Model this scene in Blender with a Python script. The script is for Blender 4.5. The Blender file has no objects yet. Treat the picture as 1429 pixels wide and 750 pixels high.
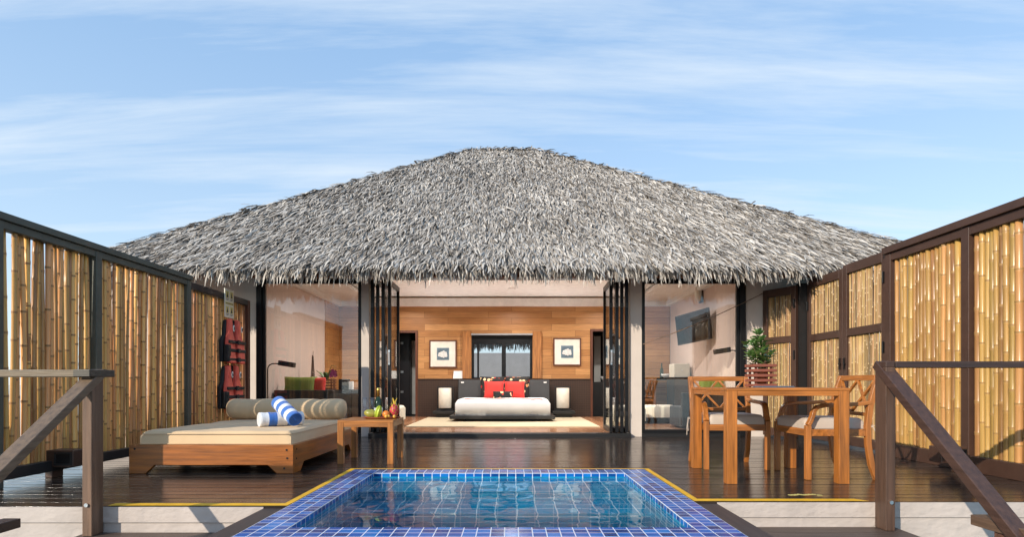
import bpy, bmesh, math, random
import numpy as np
from mathutils import Vector, Matrix
random.seed(7); RNG = np.random.default_rng(7)
R = math.radians
S = bpy.context.scene
COL = S.collection
# ------------------------------------------------------------------ measuring
F, H, CX, HZ = 815.0, 0.76, 714.0, 536.0          # focal length (px), eye height (m), principal point
def X(px, Y): return (px - CX) * Y / F
def Z(py, Y): return H - (py - HZ) * Y / F
# ------------------------------------------------------------------ mesh builder
class MB:
    def __init__(s): s.v = []; s.f = []; s.mi = []
    def add(s, vs, fs, m=0):
        o = len(s.v); s.v += [tuple(p) for p in vs]
        s.f += [tuple(i + o for i in f) for f in fs]; s.mi += [m] * len(fs); return s
    def box(s, x0, x1, y0, y1, z0, z1, m=0):
        vs = [(x0,y0,z0),(x1,y0,z0),(x1,y1,z0),(x0,y1,z0),(x0,y0,z1),(x1,y0,z1),(x1,y1,z1),(x0,y1,z1)]
        return s.add(vs, [(0,3,2,1),(4,5,6,7),(0,1,5,4),(1,2,6,5),(2,3,7,6),(3,0,4,7)], m)
    def beam(s, p, q, w, h, side=None, m=0):       # w across `side`, h across the other normal
        p, q = Vector(p), Vector(q); d = (q - p).normalized()
        if side is None: side = Vector((0,0,1)).cross(d) if abs(d.z) < .95 else Vector((1,0,0))
        a = Vector(side); a = (a - d * a.dot(d)).normalized(); b = d.cross(a)
        vs = []
        for c in (p, q):
            for sx, sy in ((-1,-1),(1,-1),(1,1),(-1,1)): vs.append(c + a*sx*w/2 + b*sy*h/2)
        return s.add(vs, [(0,3,2,1),(4,5,6,7),(0,1,5,4),(1,2,6,5),(2,3,7,6),(3,0,4,7)], m)
    def sweep(s, pts, w, h, side, m=0):            # rectangular section along a path lying across `side`
        pts = [Vector(p) for p in pts]; a = Vector(side).normalized(); vs = []; n = len(pts)
        for i, p in enumerate(pts):
            d = (pts[min(i+1,n-1)] - pts[max(i-1,0)]).normalized(); b = d.cross(a).normalized()
            for sx, sy in ((-1,-1),(1,-1),(1,1),(-1,1)): vs.append(p + a*sx*w/2 + b*sy*h/2)
        fs = [(3,2,1,0), tuple(4*(n-1)+k for k in range(4))]
        for i in range(n-1):
            for k in range(4): fs.append((4*i+k, 4*i+(k+1)%4, 4*i+4+(k+1)%4, 4*i+4+k))
        return s.add(vs, fs, m)
    def tube(s, pts, r, seg=8, m=0, caps=True):
        pts = [Vector(p) for p in pts]; n = len(pts); vs = []
        rr = r if isinstance(r, (list, tuple)) else [r]*n
        ref = Vector((0.13,0.31,0.94))
        for i, p in enumerate(pts):
            d = (pts[min(i+1,n-1)] - pts[max(i-1,0)]).normalized()
            if abs(d.dot(ref)) > .95: ref = Vector((0.9,0.2,0.1))
            a = (ref - d*ref.dot(d)).normalized(); b = d.cross(a)
            for k in range(seg):
                t = 2*math.pi*k/seg; vs.append(p + (a*math.cos(t) + b*math.sin(t))*rr[i])
        fs = [(seg*i+k, seg*i+(k+1)%seg, seg*i+seg+(k+1)%seg, seg*i+seg+k) for i in range(n-1) for k in range(seg)]
        if caps: fs += [tuple(range(seg-1,-1,-1)), tuple(seg*(n-1)+k for k in range(seg))]
        return s.add(vs, fs, m)
    def lathe(s, prof, c=(0,0,0), seg=20, m=0, mat=None):
        vs = []; n = len(prof)
        for r, z in prof:
            for k in range(seg):
                t = 2*math.pi*k/seg; vs.append(Vector((max(r,1e-4)*math.cos(t), max(r,1e-4)*math.sin(t), z)))
        if mat is not None: vs = [mat @ v for v in vs]
        vs = [v + Vector(c) for v in vs]
        fs = [(seg*i+k, seg*i+(k+1)%seg, seg*i+seg+(k+1)%seg, seg*i+seg+k) for i in range(n-1) for k in range(seg)]
        fs += [tuple(range(seg-1,-1,-1)), tuple(seg*(n-1)+k for k in range(seg))]
        return s.add(vs, fs, m)
    def prism(s, poly, fn, t, m=0):                # poly in 2D, fn(u,v,w) -> 3D, thickness t along w
        n = len(poly)
        vs = [fn(u, v, 0) for u, v in poly] + [fn(u, v, t) for u, v in poly]
        fs = [tuple(range(n-1,-1,-1)), tuple(range(n, 2*n))] + [(i,(i+1)%n,n+(i+1)%n,n+i) for i in range(n)]
        return s.add(vs, fs, m)
    def ball(s, c, r, su=16, sv=10, mat=None, fn=None, m=0):
        rx, ry, rz = r if isinstance(r, (tuple, list)) else (r, r, r); vs = []
        for j in range(sv+1):
            a = math.pi*j/sv
            for k in range(su):
                t = 2*math.pi*k/su; q = Vector((math.sin(a)*math.cos(t), math.sin(a)*math.sin(t), math.cos(a)))
                if fn: q = q*fn(t, a)
                q = Vector((q.x*rx, q.y*ry, q.z*rz)); vs.append((mat @ q if mat else q) + Vector(c))
        fs = [(su*j+k, su*(j+1)+k, su*(j+1)+(k+1)%su, su*j+(k+1)%su) for j in range(sv) for k in range(su)]
        return s.add(vs, fs, m)
    def pillow(s, w, h, t, mat, n=14, m=0, pinch=.06):
        vs = []
        for side in (1, -1):
            for i in range(n+1):
                for j in range(n+1):
                    u, v = 2*i/n-1, 2*j/n-1
                    th = t/2*(max(0,(1-u**4))*max(0,(1-v**4)))**.45
                    k = 1 - pinch*(1-abs(u*v))*(max(abs(u),abs(v))**3)*.9
                    vs.append(mat @ Vector((u*w/2*k, side*th, v*h/2*k)))
        N = (n+1)**2; fs = []
        for i in range(n):
            for j in range(n):
                a = i*(n+1)+j; q = (a, a+1, a+n+2, a+n+1)
                fs.append(q); fs.append(tuple(N+k for k in reversed(q)))
        return s.add(vs, fs, m)
    def build(s, name, mat, parent=None, smooth=False, bevel=0, seg=2, weld=False, auto=None):
        me = bpy.data.meshes.new(name)
        off = parent['_o'] if parent is not None and '_o' in parent else (0,0,0)
        vs = [(p[0]-off[0], p[1]-off[1], p[2]-off[2]) for p in s.v]
        me.from_pydata(vs, [], s.f); me.update()
        mats = mat if isinstance(mat, (list, tuple)) else [mat]
        for q in mats: me.materials.append(q)
        if len(mats) > 1: me.polygons.foreach_set('material_index', s.mi)
        bm = bmesh.new(); bm.from_mesh(me)
        if weld: bmesh.ops.remove_doubles(bm, verts=bm.verts, dist=1e-4)
        bmesh.ops.recalc_face_normals(bm, faces=bm.faces); bm.to_mesh(me); bm.free()
        if smooth or bevel:
            me.polygons.foreach_set('use_smooth', [True]*len(me.polygons))
        if auto: 
            me.polygons.foreach_set('use_smooth', [True]*len(me.polygons)); me.set_sharp_from_angle(angle=R(auto))
        ob = bpy.data.objects.new(name, me); COL.objects.link(ob)
        if parent is not None: ob.parent = parent; ob['_o'] = tuple(off)
        if bevel:
            b = ob.modifiers.new('bevel', 'BEVEL'); b.width = bevel; b.segments = seg; b.limit_method = 'ANGLE'; b.angle_limit = R(35)
            b.harden_normals = True
        return ob
def build_each(mb, name, mat, parent=None, **kw):
    par = list(range(len(mb.v)))
    def find(i):
        while par[i] != i: par[i] = par[par[i]]; i = par[i]
        return i
    for f in mb.f:
        for i in f[1:]: par[find(i)] = find(f[0])
    groups = {}
    for f in mb.f: groups.setdefault(find(f[0]), []).append(f)
    out = []
    for fs in groups.values():
        ids = sorted({i for f in fs for i in f}); mp_ = {i: k for k, i in enumerate(ids)}
        q = MB(); q.add([mb.v[i] for i in ids], [tuple(mp_[i] for i in f) for f in fs]); out.append(q.build(name, mat, parent, **kw))
    return out
def tag(o, label=None, cat=None, group=None, kind=None):
    if label: o['label'] = label
    if cat: o['category'] = cat
    if group: o['group'] = group
    if kind: o['kind'] = kind
    return o
def thing(name, label, cat, loc=(0,0,0), group=None, rz=0):
    o = bpy.data.objects.new(name, None); o.empty_display_size = .1; COL.objects.link(o)
    o.location = loc; o.rotation_euler.z = rz; o['_o'] = tuple(loc); return tag(o, label, cat, group)
def structure(o): return tag(o, kind='structure')
def copy_tree(o, parent=None):
    c = o.copy(); COL.objects.link(c); c.parent = parent
    for ch in list(o.children): copy_tree(ch, c)
    return c
# ------------------------------------------------------------------ materials
def newmat(name):
    m = bpy.data.materials.new(name); m.use_nodes = True
    nt = m.node_tree; return m, nt, nt.nodes['Principled BSDF']
def nd(nt, t, **kw):
    n = nt.nodes.new(t)
    for k, v in kw.items():
        if k.startswith('_'): setattr(n, k[1:], v)
        else: n.inputs[k.replace('__', ' ')].default_value = v
    return n
def lk(nt, a, b): nt.links.new(a, b)
def ramp(nt, stops):
    n = nt.nodes.new('ShaderNodeValToRGB'); e = n.color_ramp.elements
    while len(e) < len(stops): e.new(.5)
    for i, (p, c) in enumerate(stops): e[i].position = p; e[i].color = (*c, 1) if len(c) == 3 else c
    return n
def math_(nt, op, a, b=None, c=None):
    n = nt.nodes.new('ShaderNodeMath'); n.operation = op
    for i, q in enumerate((a, b, c)):
        if q is None: continue
        if isinstance(q, (int, float)): n.inputs[i].default_value = q
        else: lk(nt, q, n.inputs[i])
    return n.outputs[0]
def mixc(nt, fac, a, b, mode='MIX'):
    n = nt.nodes.new('ShaderNodeMix'); n.data_type = 'RGBA'; n.blend_type = mode
    for k, q in ((0, fac), (6, a), (7, b)):
        if isinstance(q, (int, float)): n.inputs[k].default_value = q
        elif isinstance(q, tuple): n.inputs[k].default_value = (*q, 1) if len(q) == 3 else q
        else: lk(nt, q, n.inputs[k])
    return n.outputs[2]
def mk(name, base, rough=.5, var=.2, scale=8, stretch=(1,1,1), bump=0, bscale=60, bstretch=None, metal=0, spec=.5,
       coat=0, island=0, base2=None, rvar=0, detail=4, sheen=0):
    m, nt, b = newmat(name)
    tc = nd(nt, 'ShaderNodeTexCoord'); mp = nd(nt, 'ShaderNodeMapping'); mp.inputs['Scale'].default_value = stretch
    lk(nt, tc.outputs['Object'], mp.inputs['Vector'])
    vec = mp.outputs[0]
    isl = None
    if island:
        g = nd(nt, 'ShaderNodeNewGeometry'); isl = g.outputs['Random Per Island']
        ad = nd(nt, 'ShaderNodeVectorMath', _operation='ADD'); lk(nt, vec, ad.inputs[0])
        ml = math_(nt, 'MULTIPLY', isl, 37.0); cb = nd(nt, 'ShaderNodeCombineXYZ')
        for k in range(3): lk(nt, ml, cb.inputs[k])
        lk(nt, cb.outputs[0], ad.inputs[1]); vec = ad.outputs[0]
    no = nd(nt, 'ShaderNodeTexNoise', Scale=scale, Detail=detail, Roughness=.6); lk(nt, vec, no.inputs['Vector'])
    lo = tuple(c*(1-var) for c in base); hi = base2 or tuple(min(1, c*(1+var)) for c in base)
    rp = ramp(nt, [(.3, lo), (.7, hi)]); lk(nt, no.outputs['Fac'], rp.inputs[0]); col = rp.outputs[0]
    if island:
        v = math_(nt, 'MULTIPLY_ADD', isl, 2*island, 1-island)
        hs = nd(nt, 'ShaderNodeHueSaturation'); lk(nt, v, hs.inputs['Value']); lk(nt, col, hs.inputs['Color']); col = hs.outputs[0]
    lk(nt, col, b.inputs['Base Color'])
    b.inputs['Roughness'].default_value = rough; b.inputs['Metallic'].default_value = metal
    b.inputs['Specular IOR Level'].default_value = spec; b.inputs['Coat Weight'].default_value = coat
    b.inputs['Coat Roughness'].default_value = .1
    if sheen: b.inputs['Sheen Weight'].default_value = sheen
    if rvar:
        v = math_(nt, 'MULTIPLY_ADD', no.outputs['Fac'], rvar*2, rough-rvar); lk(nt, v, b.inputs['Roughness'])
    if bump:
        n2 = nd(nt, 'ShaderNodeTexNoise', Scale=bscale, Detail=3)
        mp2 = nd(nt, 'ShaderNodeMapping'); mp2.inputs['Scale'].default_value = bstretch or stretch
        lk(nt, tc.outputs['Object'], mp2.inputs['Vector']); lk(nt, mp2.outputs[0], n2.inputs['Vector'])
        bp = nd(nt, 'ShaderNodeBump', Strength=bump, Distance=.01); lk(nt, n2.outputs['Fac'], bp.inputs['Height'])
        lk(nt, bp.outputs[0], b.inputs['Normal'])
    return m
def flat(name, c, rough=.5, metal=0, **kw): return mk(name, c, rough, var=.08, metal=metal, **kw)
def grain(axis, k=18): return tuple(1.2 if a == axis else k for a in 'xyz')
MT = {}
def teak(axis, c=(.40,.155,.038), tagn='teak'):
    key = tagn + axis
    if key not in MT:
        MT[key] = mk(key, c, .38, .46, 1.9, grain(axis), bump=.12, bscale=4, bstretch=grain(axis, 40), coat=.12, rvar=.1)
    return MT[key]
def rail(axis, c=(.055,.028,.018), tagn='dark_wood'):
    key = tagn + axis
    if key not in MT: MT[key] = mk(key, c, .5, .35, 2.2, grain(axis, 22), bump=.25, bscale=5, bstretch=grain(axis, 50), rvar=.12)
    return MT[key]
M = {}
M['black_metal'] = flat('black_metal', (.009,.009,.010), .4, spec=.3)
M['black'] = flat('black_satin', (.015,.014,.014), .45)
M['plaster'] = mk('plaster', (.62,.53,.46), .8, .06, 3, bump=.12, bscale=40)
M['pink_wall'] = mk('pink_wallpaper', (.66,.52,.45), .75, .05, 2, (1,14,.4), bump=.04, bscale=30)
M['white_plaster'] = mk('white_plaster', (.50,.43,.385), .8, .13, 2.2, bump=.9, bscale=12, bstretch=(1,1,1.6))
M['ceiling'] = flat('ceiling_white', (.86,.84,.81), .8)
M['cornice'] = flat('cornice_white', (.80,.77,.74), .7)
M['chrome'] = flat('brushed_steel', (.7,.7,.7), .3, 1)
M['yellow'] = mk('yellow_paint', (.80,.43,.015), .55, .18, 9, bump=.2, bscale=40)
M['pale_yellow'] = mk('faded_yellow_paint', (.62,.52,.16), .6, .2, 20)
M['linen'] = mk('beige_canvas', (.63,.445,.26), .85, .06, 3, bump=.5, bscale=3.5, sheen=.1)
M['chair_linen'] = mk('chair_canvas', (.50,.41,.34), .85, .06, 4, bump=.4, bscale=6, sheen=.1)
M['white_cloth'] = mk('white_linen', (.80,.79,.79), .85, .03, 4, bump=.3, bscale=3, sheen=.1)
M['cream'] = mk('cream_upholstery', (.62,.57,.47), .8, .05, 5, bump=.2, bscale=12)
M['towel_white'] = mk('towel_white', (.80,.81,.83), .95, .05, 60, bump=.8, bscale=260, sheen=.3)
M['towel_blue'] = mk('towel_blue', (.035,.16,.55), .95, .15, 60, bump=.8, bscale=260, sheen=.3)
M['red_cloth'] = mk('red_cloth', (.62,.022,.014), .75, .1, 6, bump=.3, bscale=14, sheen=.1)
M['green_cloth'] = mk('green_cloth', (.17,.21,.03), .75, .12, 6, bump=.3, bscale=14)
M['headboard'] = mk('charcoal_cloth', (.05,.05,.052), .7, .12, 40, bump=.2, bscale=80)
M['rug'] = mk('sisal_rug', (.43,.36,.245), .9, .1, 120, bump=.5, bscale=300)
M['shade'] = flat('lamp_shade_cream', (.78,.73,.62), .7)
M['mat_board'] = flat('mount_board', (.75,.71,.62), .8)
M['paper'] = flat('white_paper', (.82,.81,.78), .7)
M['frame_brown'] = rail('z', (.11,.035,.016), 'frame_brown')
M['grey_wall'] = mk('grey_render', (.33,.33,.34), .85, .1, 3, bump=.2, bscale=20)
M['vest_red'] = mk('vest_red', (.85,.13,.085), .6, .1, 20, bump=.25, bscale=25)
M['vest_black'] = mk('vest_black', (.012,.012,.013), .65, .2, 20, bump=.3, bscale=30)
M['soil'] = mk('soil', (.03,.02,.012), .95, .3, 40)
M['terracotta'] = mk('terracotta', (.36,.10,.035), .7, .12, 9)
M['stone'] = mk('pale_stone', (.42,.31,.20), .85, .3, 20, bump=.5, bscale=30)
M['fence_green'] = mk('grey_green_paint', (.075,.078,.060), .55, .2, 4, bump=.15, bscale=30)
M['fence_black'] = flat('black_paint', (.02,.018,.018), .45)
M['fence_brown'] = mk('brown_paint', (.062,.031,.021), .42, .15, 5, bump=.12, bscale=40)
M['outdoor_dark'] = flat('dark_void', (.02,.017,.016), .7)
def bamboo(name, c, c2, isl=.22, rough=.32):
    m, nt, b = newmat(name)
    tc = nd(nt, 'ShaderNodeTexCoord'); g = nd(nt, 'ShaderNodeNewGeometry'); isl_ = g.outputs['Random Per Island']
    mp = nd(nt, 'ShaderNodeMapping'); mp.inputs['Scale'].default_value = (30,30,1.5); lk(nt, tc.outputs['Object'], mp.inputs[0])
    no = nd(nt, 'ShaderNodeTexNoise', Scale=1.6, Detail=4, Roughness=.62); lk(nt, mp.outputs[0], no.inputs['Vector'])
    f = math_(nt, 'ADD', math_(nt, 'MULTIPLY', no.outputs['Fac'], .75), math_(nt, 'MULTIPLY', isl_, .4))
    rp = ramp(nt, [(.3, c2), (.55, c), (.86, tuple(min(1, q*1.35) for q in c))]); lk(nt, f, rp.inputs[0])
    v = math_(nt, 'MULTIPLY_ADD', isl_, 2*isl, 1-isl)
    hs = nd(nt, 'ShaderNodeHueSaturation'); lk(nt, rp.outputs[0], hs.inputs['Color']); lk(nt, v, hs.inputs['Value'])
    h = math_(nt, 'MULTIPLY_ADD', math_(nt, 'FRACT', math_(nt, 'MULTIPLY', isl_, 7.3)), .03, .485); lk(nt, h, hs.inputs['Hue'])
    lk(nt, hs.outputs[0], b.inputs['Base Color']); b.inputs['Roughness'].default_value = rough
    bp = nd(nt, 'ShaderNodeBump', Strength=.12, Distance=.01); lk(nt, no.outputs['Fac'], bp.inputs['Height']); lk(nt, bp.outputs[0], b.inputs['Normal'])
    return m
M['bamboo_left'] = bamboo('bamboo_aged', (.60,.31,.10), (.37,.165,.048))
M['bamboo_right'] = bamboo('bamboo_golden', (.37,.205,.064), (.23,.11,.032), .14, .31)
M['reed'] = bamboo('bamboo_reed', (.33,.205,.085), (.20,.11,.04), .28, .4)
M['bamboo_left_node'] = flat('bamboo_aged_node', (.34,.165,.055), .45); M['bamboo_right_node'] = flat('bamboo_golden_node', (.33,.185,.062), .28); M['reed_node'] = flat('reed_node', (.50,.36,.20), .3)
def planks(name, c1, c2, w, h, plane='xz', rough=.35, gap=.0025, coat=0):
    m, nt, b = newmat(name)
    tc = nd(nt, 'ShaderNodeTexCoord'); sp = nd(nt, 'ShaderNodeSeparateXYZ'); lk(nt, tc.outputs['Object'], sp.inputs[0])
    cb = nd(nt, 'ShaderNodeCombineXYZ'); ax = {'x':0,'y':1,'z':2}
    lk(nt, sp.outputs[ax[plane[0]]], cb.inputs[0]); lk(nt, sp.outputs[ax[plane[1]]], cb.inputs[1])
    br = nd(nt, 'ShaderNodeTexBrick', Scale=1.0); br.offset = .37; br.offset_frequency = 2
    br.inputs['Brick Width'].default_value = w; br.inputs['Row Height'].default_value = h
    br.inputs['Mortar Size'].default_value = gap; br.inputs['Mortar Smooth'].default_value = .2; br.inputs['Bias'].default_value = -.1
    br.inputs['Color1'].default_value = (*c1, 1); br.inputs['Color2'].default_value = (*c2, 1)
    br.inputs['Mortar'].default_value = (*[q*.3 for q in c1], 1); lk(nt, cb.outputs[0], br.inputs['Vector'])
    mp = nd(nt, 'ShaderNodeMapping'); mp.inputs['Scale'].default_value = (2.2, 34, 1); lk(nt, cb.outputs[0], mp.inputs[0])
    no = nd(nt, 'ShaderNodeTexNoise', Scale=1.5, Detail=5, Roughness=.65); lk(nt, mp.outputs[0], no.inputs['Vector'])
    rp = ramp(nt, [(.25, (.62,.62,.62)), (.75, (1.15,1.15,1.15))]); lk(nt, no.outputs['Fac'], rp.inputs[0])
    lk(nt, mixc(nt, 1.0, br.outputs['Color'], rp.outputs[0], 'MULTIPLY'), b.inputs['Base Color'])
    b.inputs['Roughness'].default_value = rough; b.inputs['Coat Weight'].default_value = coat
    bp = nd(nt, 'ShaderNodeBump', Strength=.3, Distance=.004); lk(nt, math_(nt, 'SUBTRACT', 1.0, br.outputs['Fac']), bp.inputs['Height']); lk(nt, bp.outputs[0], b.inputs['Normal'])
    return m
M['panel_x'] = planks('wood_panelling', (.42,.185,.058), (.64,.33,.125), 1.35, .135, 'xz', .4)
M['panel_y'] = planks('wood_panelling_side', (.42,.18,.056), (.58,.29,.105), 1.35, .135, 'yz', .4)
M['parquet'] = planks('parquet', (.30,.13,.06), (.45,.225,.115), 1.4, .09, 'yx', .25, coat=.2)
M['deck'] = mk('deck_board', (.033,.0245,.020), .15, .4, 1.6, (1.2,16,16), bump=.07, bscale=6, bstretch=(1,30,30), island=.3, rvar=.09, spec=.42)
M['landing'] = mk('landing_board', (.09,.06,.045), .5, .35, 2, (1.2,18,18), bump=.2, bscale=6, bstretch=(1,30,30), island=.2)
M['pool_board'] = mk('pool_side_board', (.062,.043,.034), .5, .25, 2, (18,1.5,18), bump=.15, bscale=6)
def weave(name):
    m, nt, b = newmat(name)
    tc = nd(nt, 'ShaderNodeTexCoord'); mp = nd(nt, 'ShaderNodeMapping'); mp.inputs['Rotation'].default_value = (0, R(45), 0)
    lk(nt, tc.outputs['Object'], mp.inputs[0])
    ck = nd(nt, 'ShaderNodeTexChecker', Scale=38.0); ck.inputs['Color1'].default_value = (.060,.032,.020,1); ck.inputs['Color2'].default_value = (.032,.017,.011,1)
    lk(nt, mp.outputs[0], ck.inputs['Vector']); lk(nt, ck.outputs[0], b.inputs['Base Color']); b.inputs['Roughness'].default_value = .5
    return m
M['weave'] = weave('woven_dark_panel')
def tiles(name, t, cols, grout, gw=.05, rough=.12, org=(0,0,0), streak=.5):
    m, nt, b = newmat(name)
    tc = nd(nt, 'ShaderNodeTexCoord'); g = nd(nt, 'ShaderNodeNewGeometry')
    sb = nd(nt, 'ShaderNodeVectorMath', _operation='SUBTRACT'); lk(nt, tc.outputs['Object'], sb.inputs[0]); sb.inputs[1].default_value = org
    sc = nd(nt, 'ShaderNodeVectorMath', _operation='SCALE'); lk(nt, sb.outputs[0], sc.inputs[0]); sc.inputs['Scale'].default_value = 1/t
    fl = nd(nt, 'ShaderNodeVectorMath', _operation='FLOOR'); lk(nt, sc.outputs[0], fl.inputs[0])
    wn = nd(nt, 'ShaderNodeTexWhiteNoise'); lk(nt, fl.outputs[0], wn.inputs['Vector'])
    mp = nd(nt, 'ShaderNodeMapping'); mp.inputs['Scale'].default_value = (9,46,30); lk(nt, tc.outputs['Object'], mp.inputs[0])
    no = nd(nt, 'ShaderNodeTexNoise', Scale=1.2, Detail=3); lk(nt, mp.outputs[0], no.inputs['Vector'])
    f = math_(nt, 'ADD', math_(nt, 'MULTIPLY', wn.outputs['Value'], 1-streak*.6), math_(nt, 'MULTIPLY', math_(nt, 'SUBTRACT', no.outputs['Fac'], .25), streak))
    n = len(cols); rp = ramp(nt, [(i/(n-1), c) for i, c in enumerate(cols)]); lk(nt, f, rp.inputs[0])
    fr = nd(nt, 'ShaderNodeVectorMath', _operation='FRACTION'); lk(nt, sc.outputs[0], fr.inputs[0])
    sp = nd(nt, 'ShaderNodeSeparateXYZ'); lk(nt, fr.outputs[0], sp.inputs[0])
    sn = nd(nt, 'ShaderNodeSeparateXYZ'); lk(nt, g.outputs['True Normal'], sn.inputs[0]); mask = None
    for k in range(3):
        d = math_(nt, 'ABSOLUTE', math_(nt, 'SUBTRACT', sp.outputs[k], .5)); line = math_(nt, 'GREATER_THAN', d, .5-gw)
        w = math_(nt, 'LESS_THAN', math_(nt, 'ABSOLUTE', sn.outputs[k]), .5); q = math_(nt, 'MULTIPLY', line, w)
        mask = q if mask is None else math_(nt, 'MAXIMUM', mask, q)
    lk(nt, mixc(nt, mask, rp.outputs[0], grout), b.inputs['Base Color'])
    lk(nt, math_(nt, 'MULTIPLY_ADD', mask, .5, rough), b.inputs['Roughness']); b.inputs['Specular IOR Level'].default_value = .25
    return m
T = .0709; PX0, PX1 = -1.383, 1.169; PY0, PY1 = 2.862, 5.16; RIM = 3*T
M['rim_tile'] = tiles('cobalt_rim_tile', T, [(.002,.028,.11),(.003,.055,.24),(.005,.10,.40),(.008,.16,.52),(.02,.25,.60)], (.72,.73,.74), .035, .2, (PX0, PY1, 0))
M['pool_tile'] = tiles('turquoise_pool_tile', T*2, [(.008,.20,.36),(.012,.26,.44),(.018,.32,.51),(.025,.38,.56)], (.66,.78,.80), .03, .2, (PX0, PY1, .03), .2)
def water():
    m, nt, b = newmat('pool_water'); nt.nodes.remove(b); out = nt.nodes['Material Output']
    gl = nd(nt, 'ShaderNodeBsdfGlass', Roughness=0.0, IOR=1.33); gl.inputs['Color'].default_value = (.90,.97,1,1)
    tc = nd(nt, 'ShaderNodeTexCoord'); mp = nd(nt, 'ShaderNodeMapping'); mp.inputs['Scale'].default_value = (1,.8,1); lk(nt, tc.outputs['Object'], mp.inputs[0])
    n1 = nd(nt, 'ShaderNodeTexNoise', Scale=3.6, Detail=2.0, Roughness=.45, Distortion=.6); lk(nt, mp.outputs[0], n1.inputs['Vector'])
    bp = nd(nt, 'ShaderNodeBump', Strength=.32, Distance=.03); lk(nt, n1.outputs['Fac'], bp.inputs['Height']); lk(nt, bp.outputs[0], gl.inputs['Normal'])
    tr = nd(nt, 'ShaderNodeBsdfTransparent'); tr.inputs[0].default_value = (.85,.96,1,1); mx = nd(nt, 'ShaderNodeMixShader'); mx.inputs[0].default_value = .17
    lk(nt, gl.outputs[0], mx.inputs[1]); lk(nt, tr.outputs[0], mx.inputs[2]); lk(nt, mx.outputs[0], out.inputs['Surface']); return m
M['water'] = water()
def pane(name, tint=(.93,.94,.94), ior=1.55):
    m, nt, b = newmat(name); nt.nodes.remove(b); out = nt.nodes['Material Output']
    tr = nd(nt, 'ShaderNodeBsdfTransparent'); tr.inputs[0].default_value = (*tint, 1)
    gs = nd(nt, 'ShaderNodeBsdfGlossy', Roughness=0.0); lw = nd(nt, 'ShaderNodeLayerWeight', Blend=.5); mx = nd(nt, 'ShaderNodeMixShader'); f0 = ((ior-1)/(ior+1))**2
    lk(nt, math_(nt, 'MULTIPLY_ADD', math_(nt, 'POWER', lw.outputs['Facing'], 5.0), 1-f0, f0), mx.inputs[0]); lk(nt, tr.outputs[0], mx.inputs[1]); lk(nt, gs.outputs[0], mx.inputs[2]); lk(nt, mx.outputs[0], out.inputs[0]); return m
M['glass'] = pane('window_glass', ior=1.75); M['thin_glass'] = pane('drinking_glass', (.96,.97,.98), 1.7)
M['tinted_glass'] = pane('tinted_glass', (.86,.87,.89), 1.4)
def floral():
    m, nt, b = newmat('black_floral_print'); tc = nd(nt, 'ShaderNodeTexCoord')
    v = nd(nt, 'ShaderNodeTexVoronoi', Scale=11.0); lk(nt, tc.outputs['Object'], v.inputs['Vector'])
    no = nd(nt, 'ShaderNodeTexNoise', Scale=30.0); lk(nt, tc.outputs['Object'], no.inputs['Vector'])
    d = math_(nt, 'ADD', v.outputs['Distance'], math_(nt, 'MULTIPLY', no.outputs['Fac'], .5))
    sp = nd(nt, 'ShaderNodeSeparateColor'); lk(nt, v.outputs['Color'], sp.inputs[0])
    rp = ramp(nt, [(0, (.55,.03,.02)), (.35, (.75,.25,.10)), (.6, (.75,.55,.30)), (1, (.10,.14,.04))]); rp.color_ramp.interpolation = 'CONSTANT'
    lk(nt, sp.outputs[0], rp.inputs[0])
    lk(nt, mixc(nt, math_(nt, 'LESS_THAN', d, .58), (.008,.007,.007), rp.outputs[0]), b.inputs['Base Color']); b.inputs['Roughness'].default_value = .8
    return m
M['floral'] = floral()
def thatch_mat():
    m, nt, b = newmat('palm_thatch'); g = nd(nt, 'ShaderNodeNewGeometry'); tc = nd(nt, 'ShaderNodeTexCoord')
    no = nd(nt, 'ShaderNodeTexNoise', Scale=1.1, Detail=4); lk(nt, tc.outputs['Object'], no.inputs['Vector'])
    n2 = nd(nt, 'ShaderNodeTexNoise', Scale=45.0, Detail=2); lk(nt, tc.outputs['Object'], n2.inputs['Vector'])
    f = math_(nt, 'ADD', math_(nt, 'MULTIPLY', g.outputs['Random Per Island'], .72), math_(nt, 'MULTIPLY', math_(nt, 'SUBTRACT', no.outputs['Fac'], .5), .5))
    f = math_(nt, 'ADD', f, math_(nt, 'MULTIPLY', math_(nt, 'SUBTRACT', n2.outputs['Fac'], .4), .3))
    rp = ramp(nt, [(.0, (.14,.118,.098)), (.25, (.31,.276,.242)), (.6, (.51,.468,.42)), (.95, (.70,.655,.595))]); lk(nt, f, rp.inputs[0])
    lk(nt, rp.outputs[0], b.inputs['Base Color']); b.inputs['Roughness'].default_value = .7; b.inputs['Specular IOR Level'].default_value = .15
    return m
M['thatch'] = thatch_mat()
M['thatch_base'] = mk('thatch_underlay', (.10,.085,.07), .9, .3, 20)
M['soffit'] = mk('soffit_wood', (.22,.085,.035), .6, .3, 3, (1.2,16,16))
def leafmat(name, c, c2):
    m, nt, b = newmat(name); g = nd(nt, 'ShaderNodeNewGeometry')
    rp = ramp(nt, [(0, c), (1, c2)]); lk(nt, g.outputs['Random Per Island'], rp.inputs[0]); lk(nt, rp.outputs[0], b.inputs['Base Color'])
    b.inputs['Roughness'].default_value = .4; return m
M['leaf'] = leafmat('glossy_leaf', (.08,.18,.045), (.24,.38,.12))
M['leaf_pale'] = leafmat('pale_leaf', (.08,.15,.03), (.13,.22,.06))
M['petal'] = leafmat('purple_petal', (.20,.01,.09), (.35,.03,.17))
M['dried'] = flat('dried_flower', (.05,.025,.025), .8)
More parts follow.
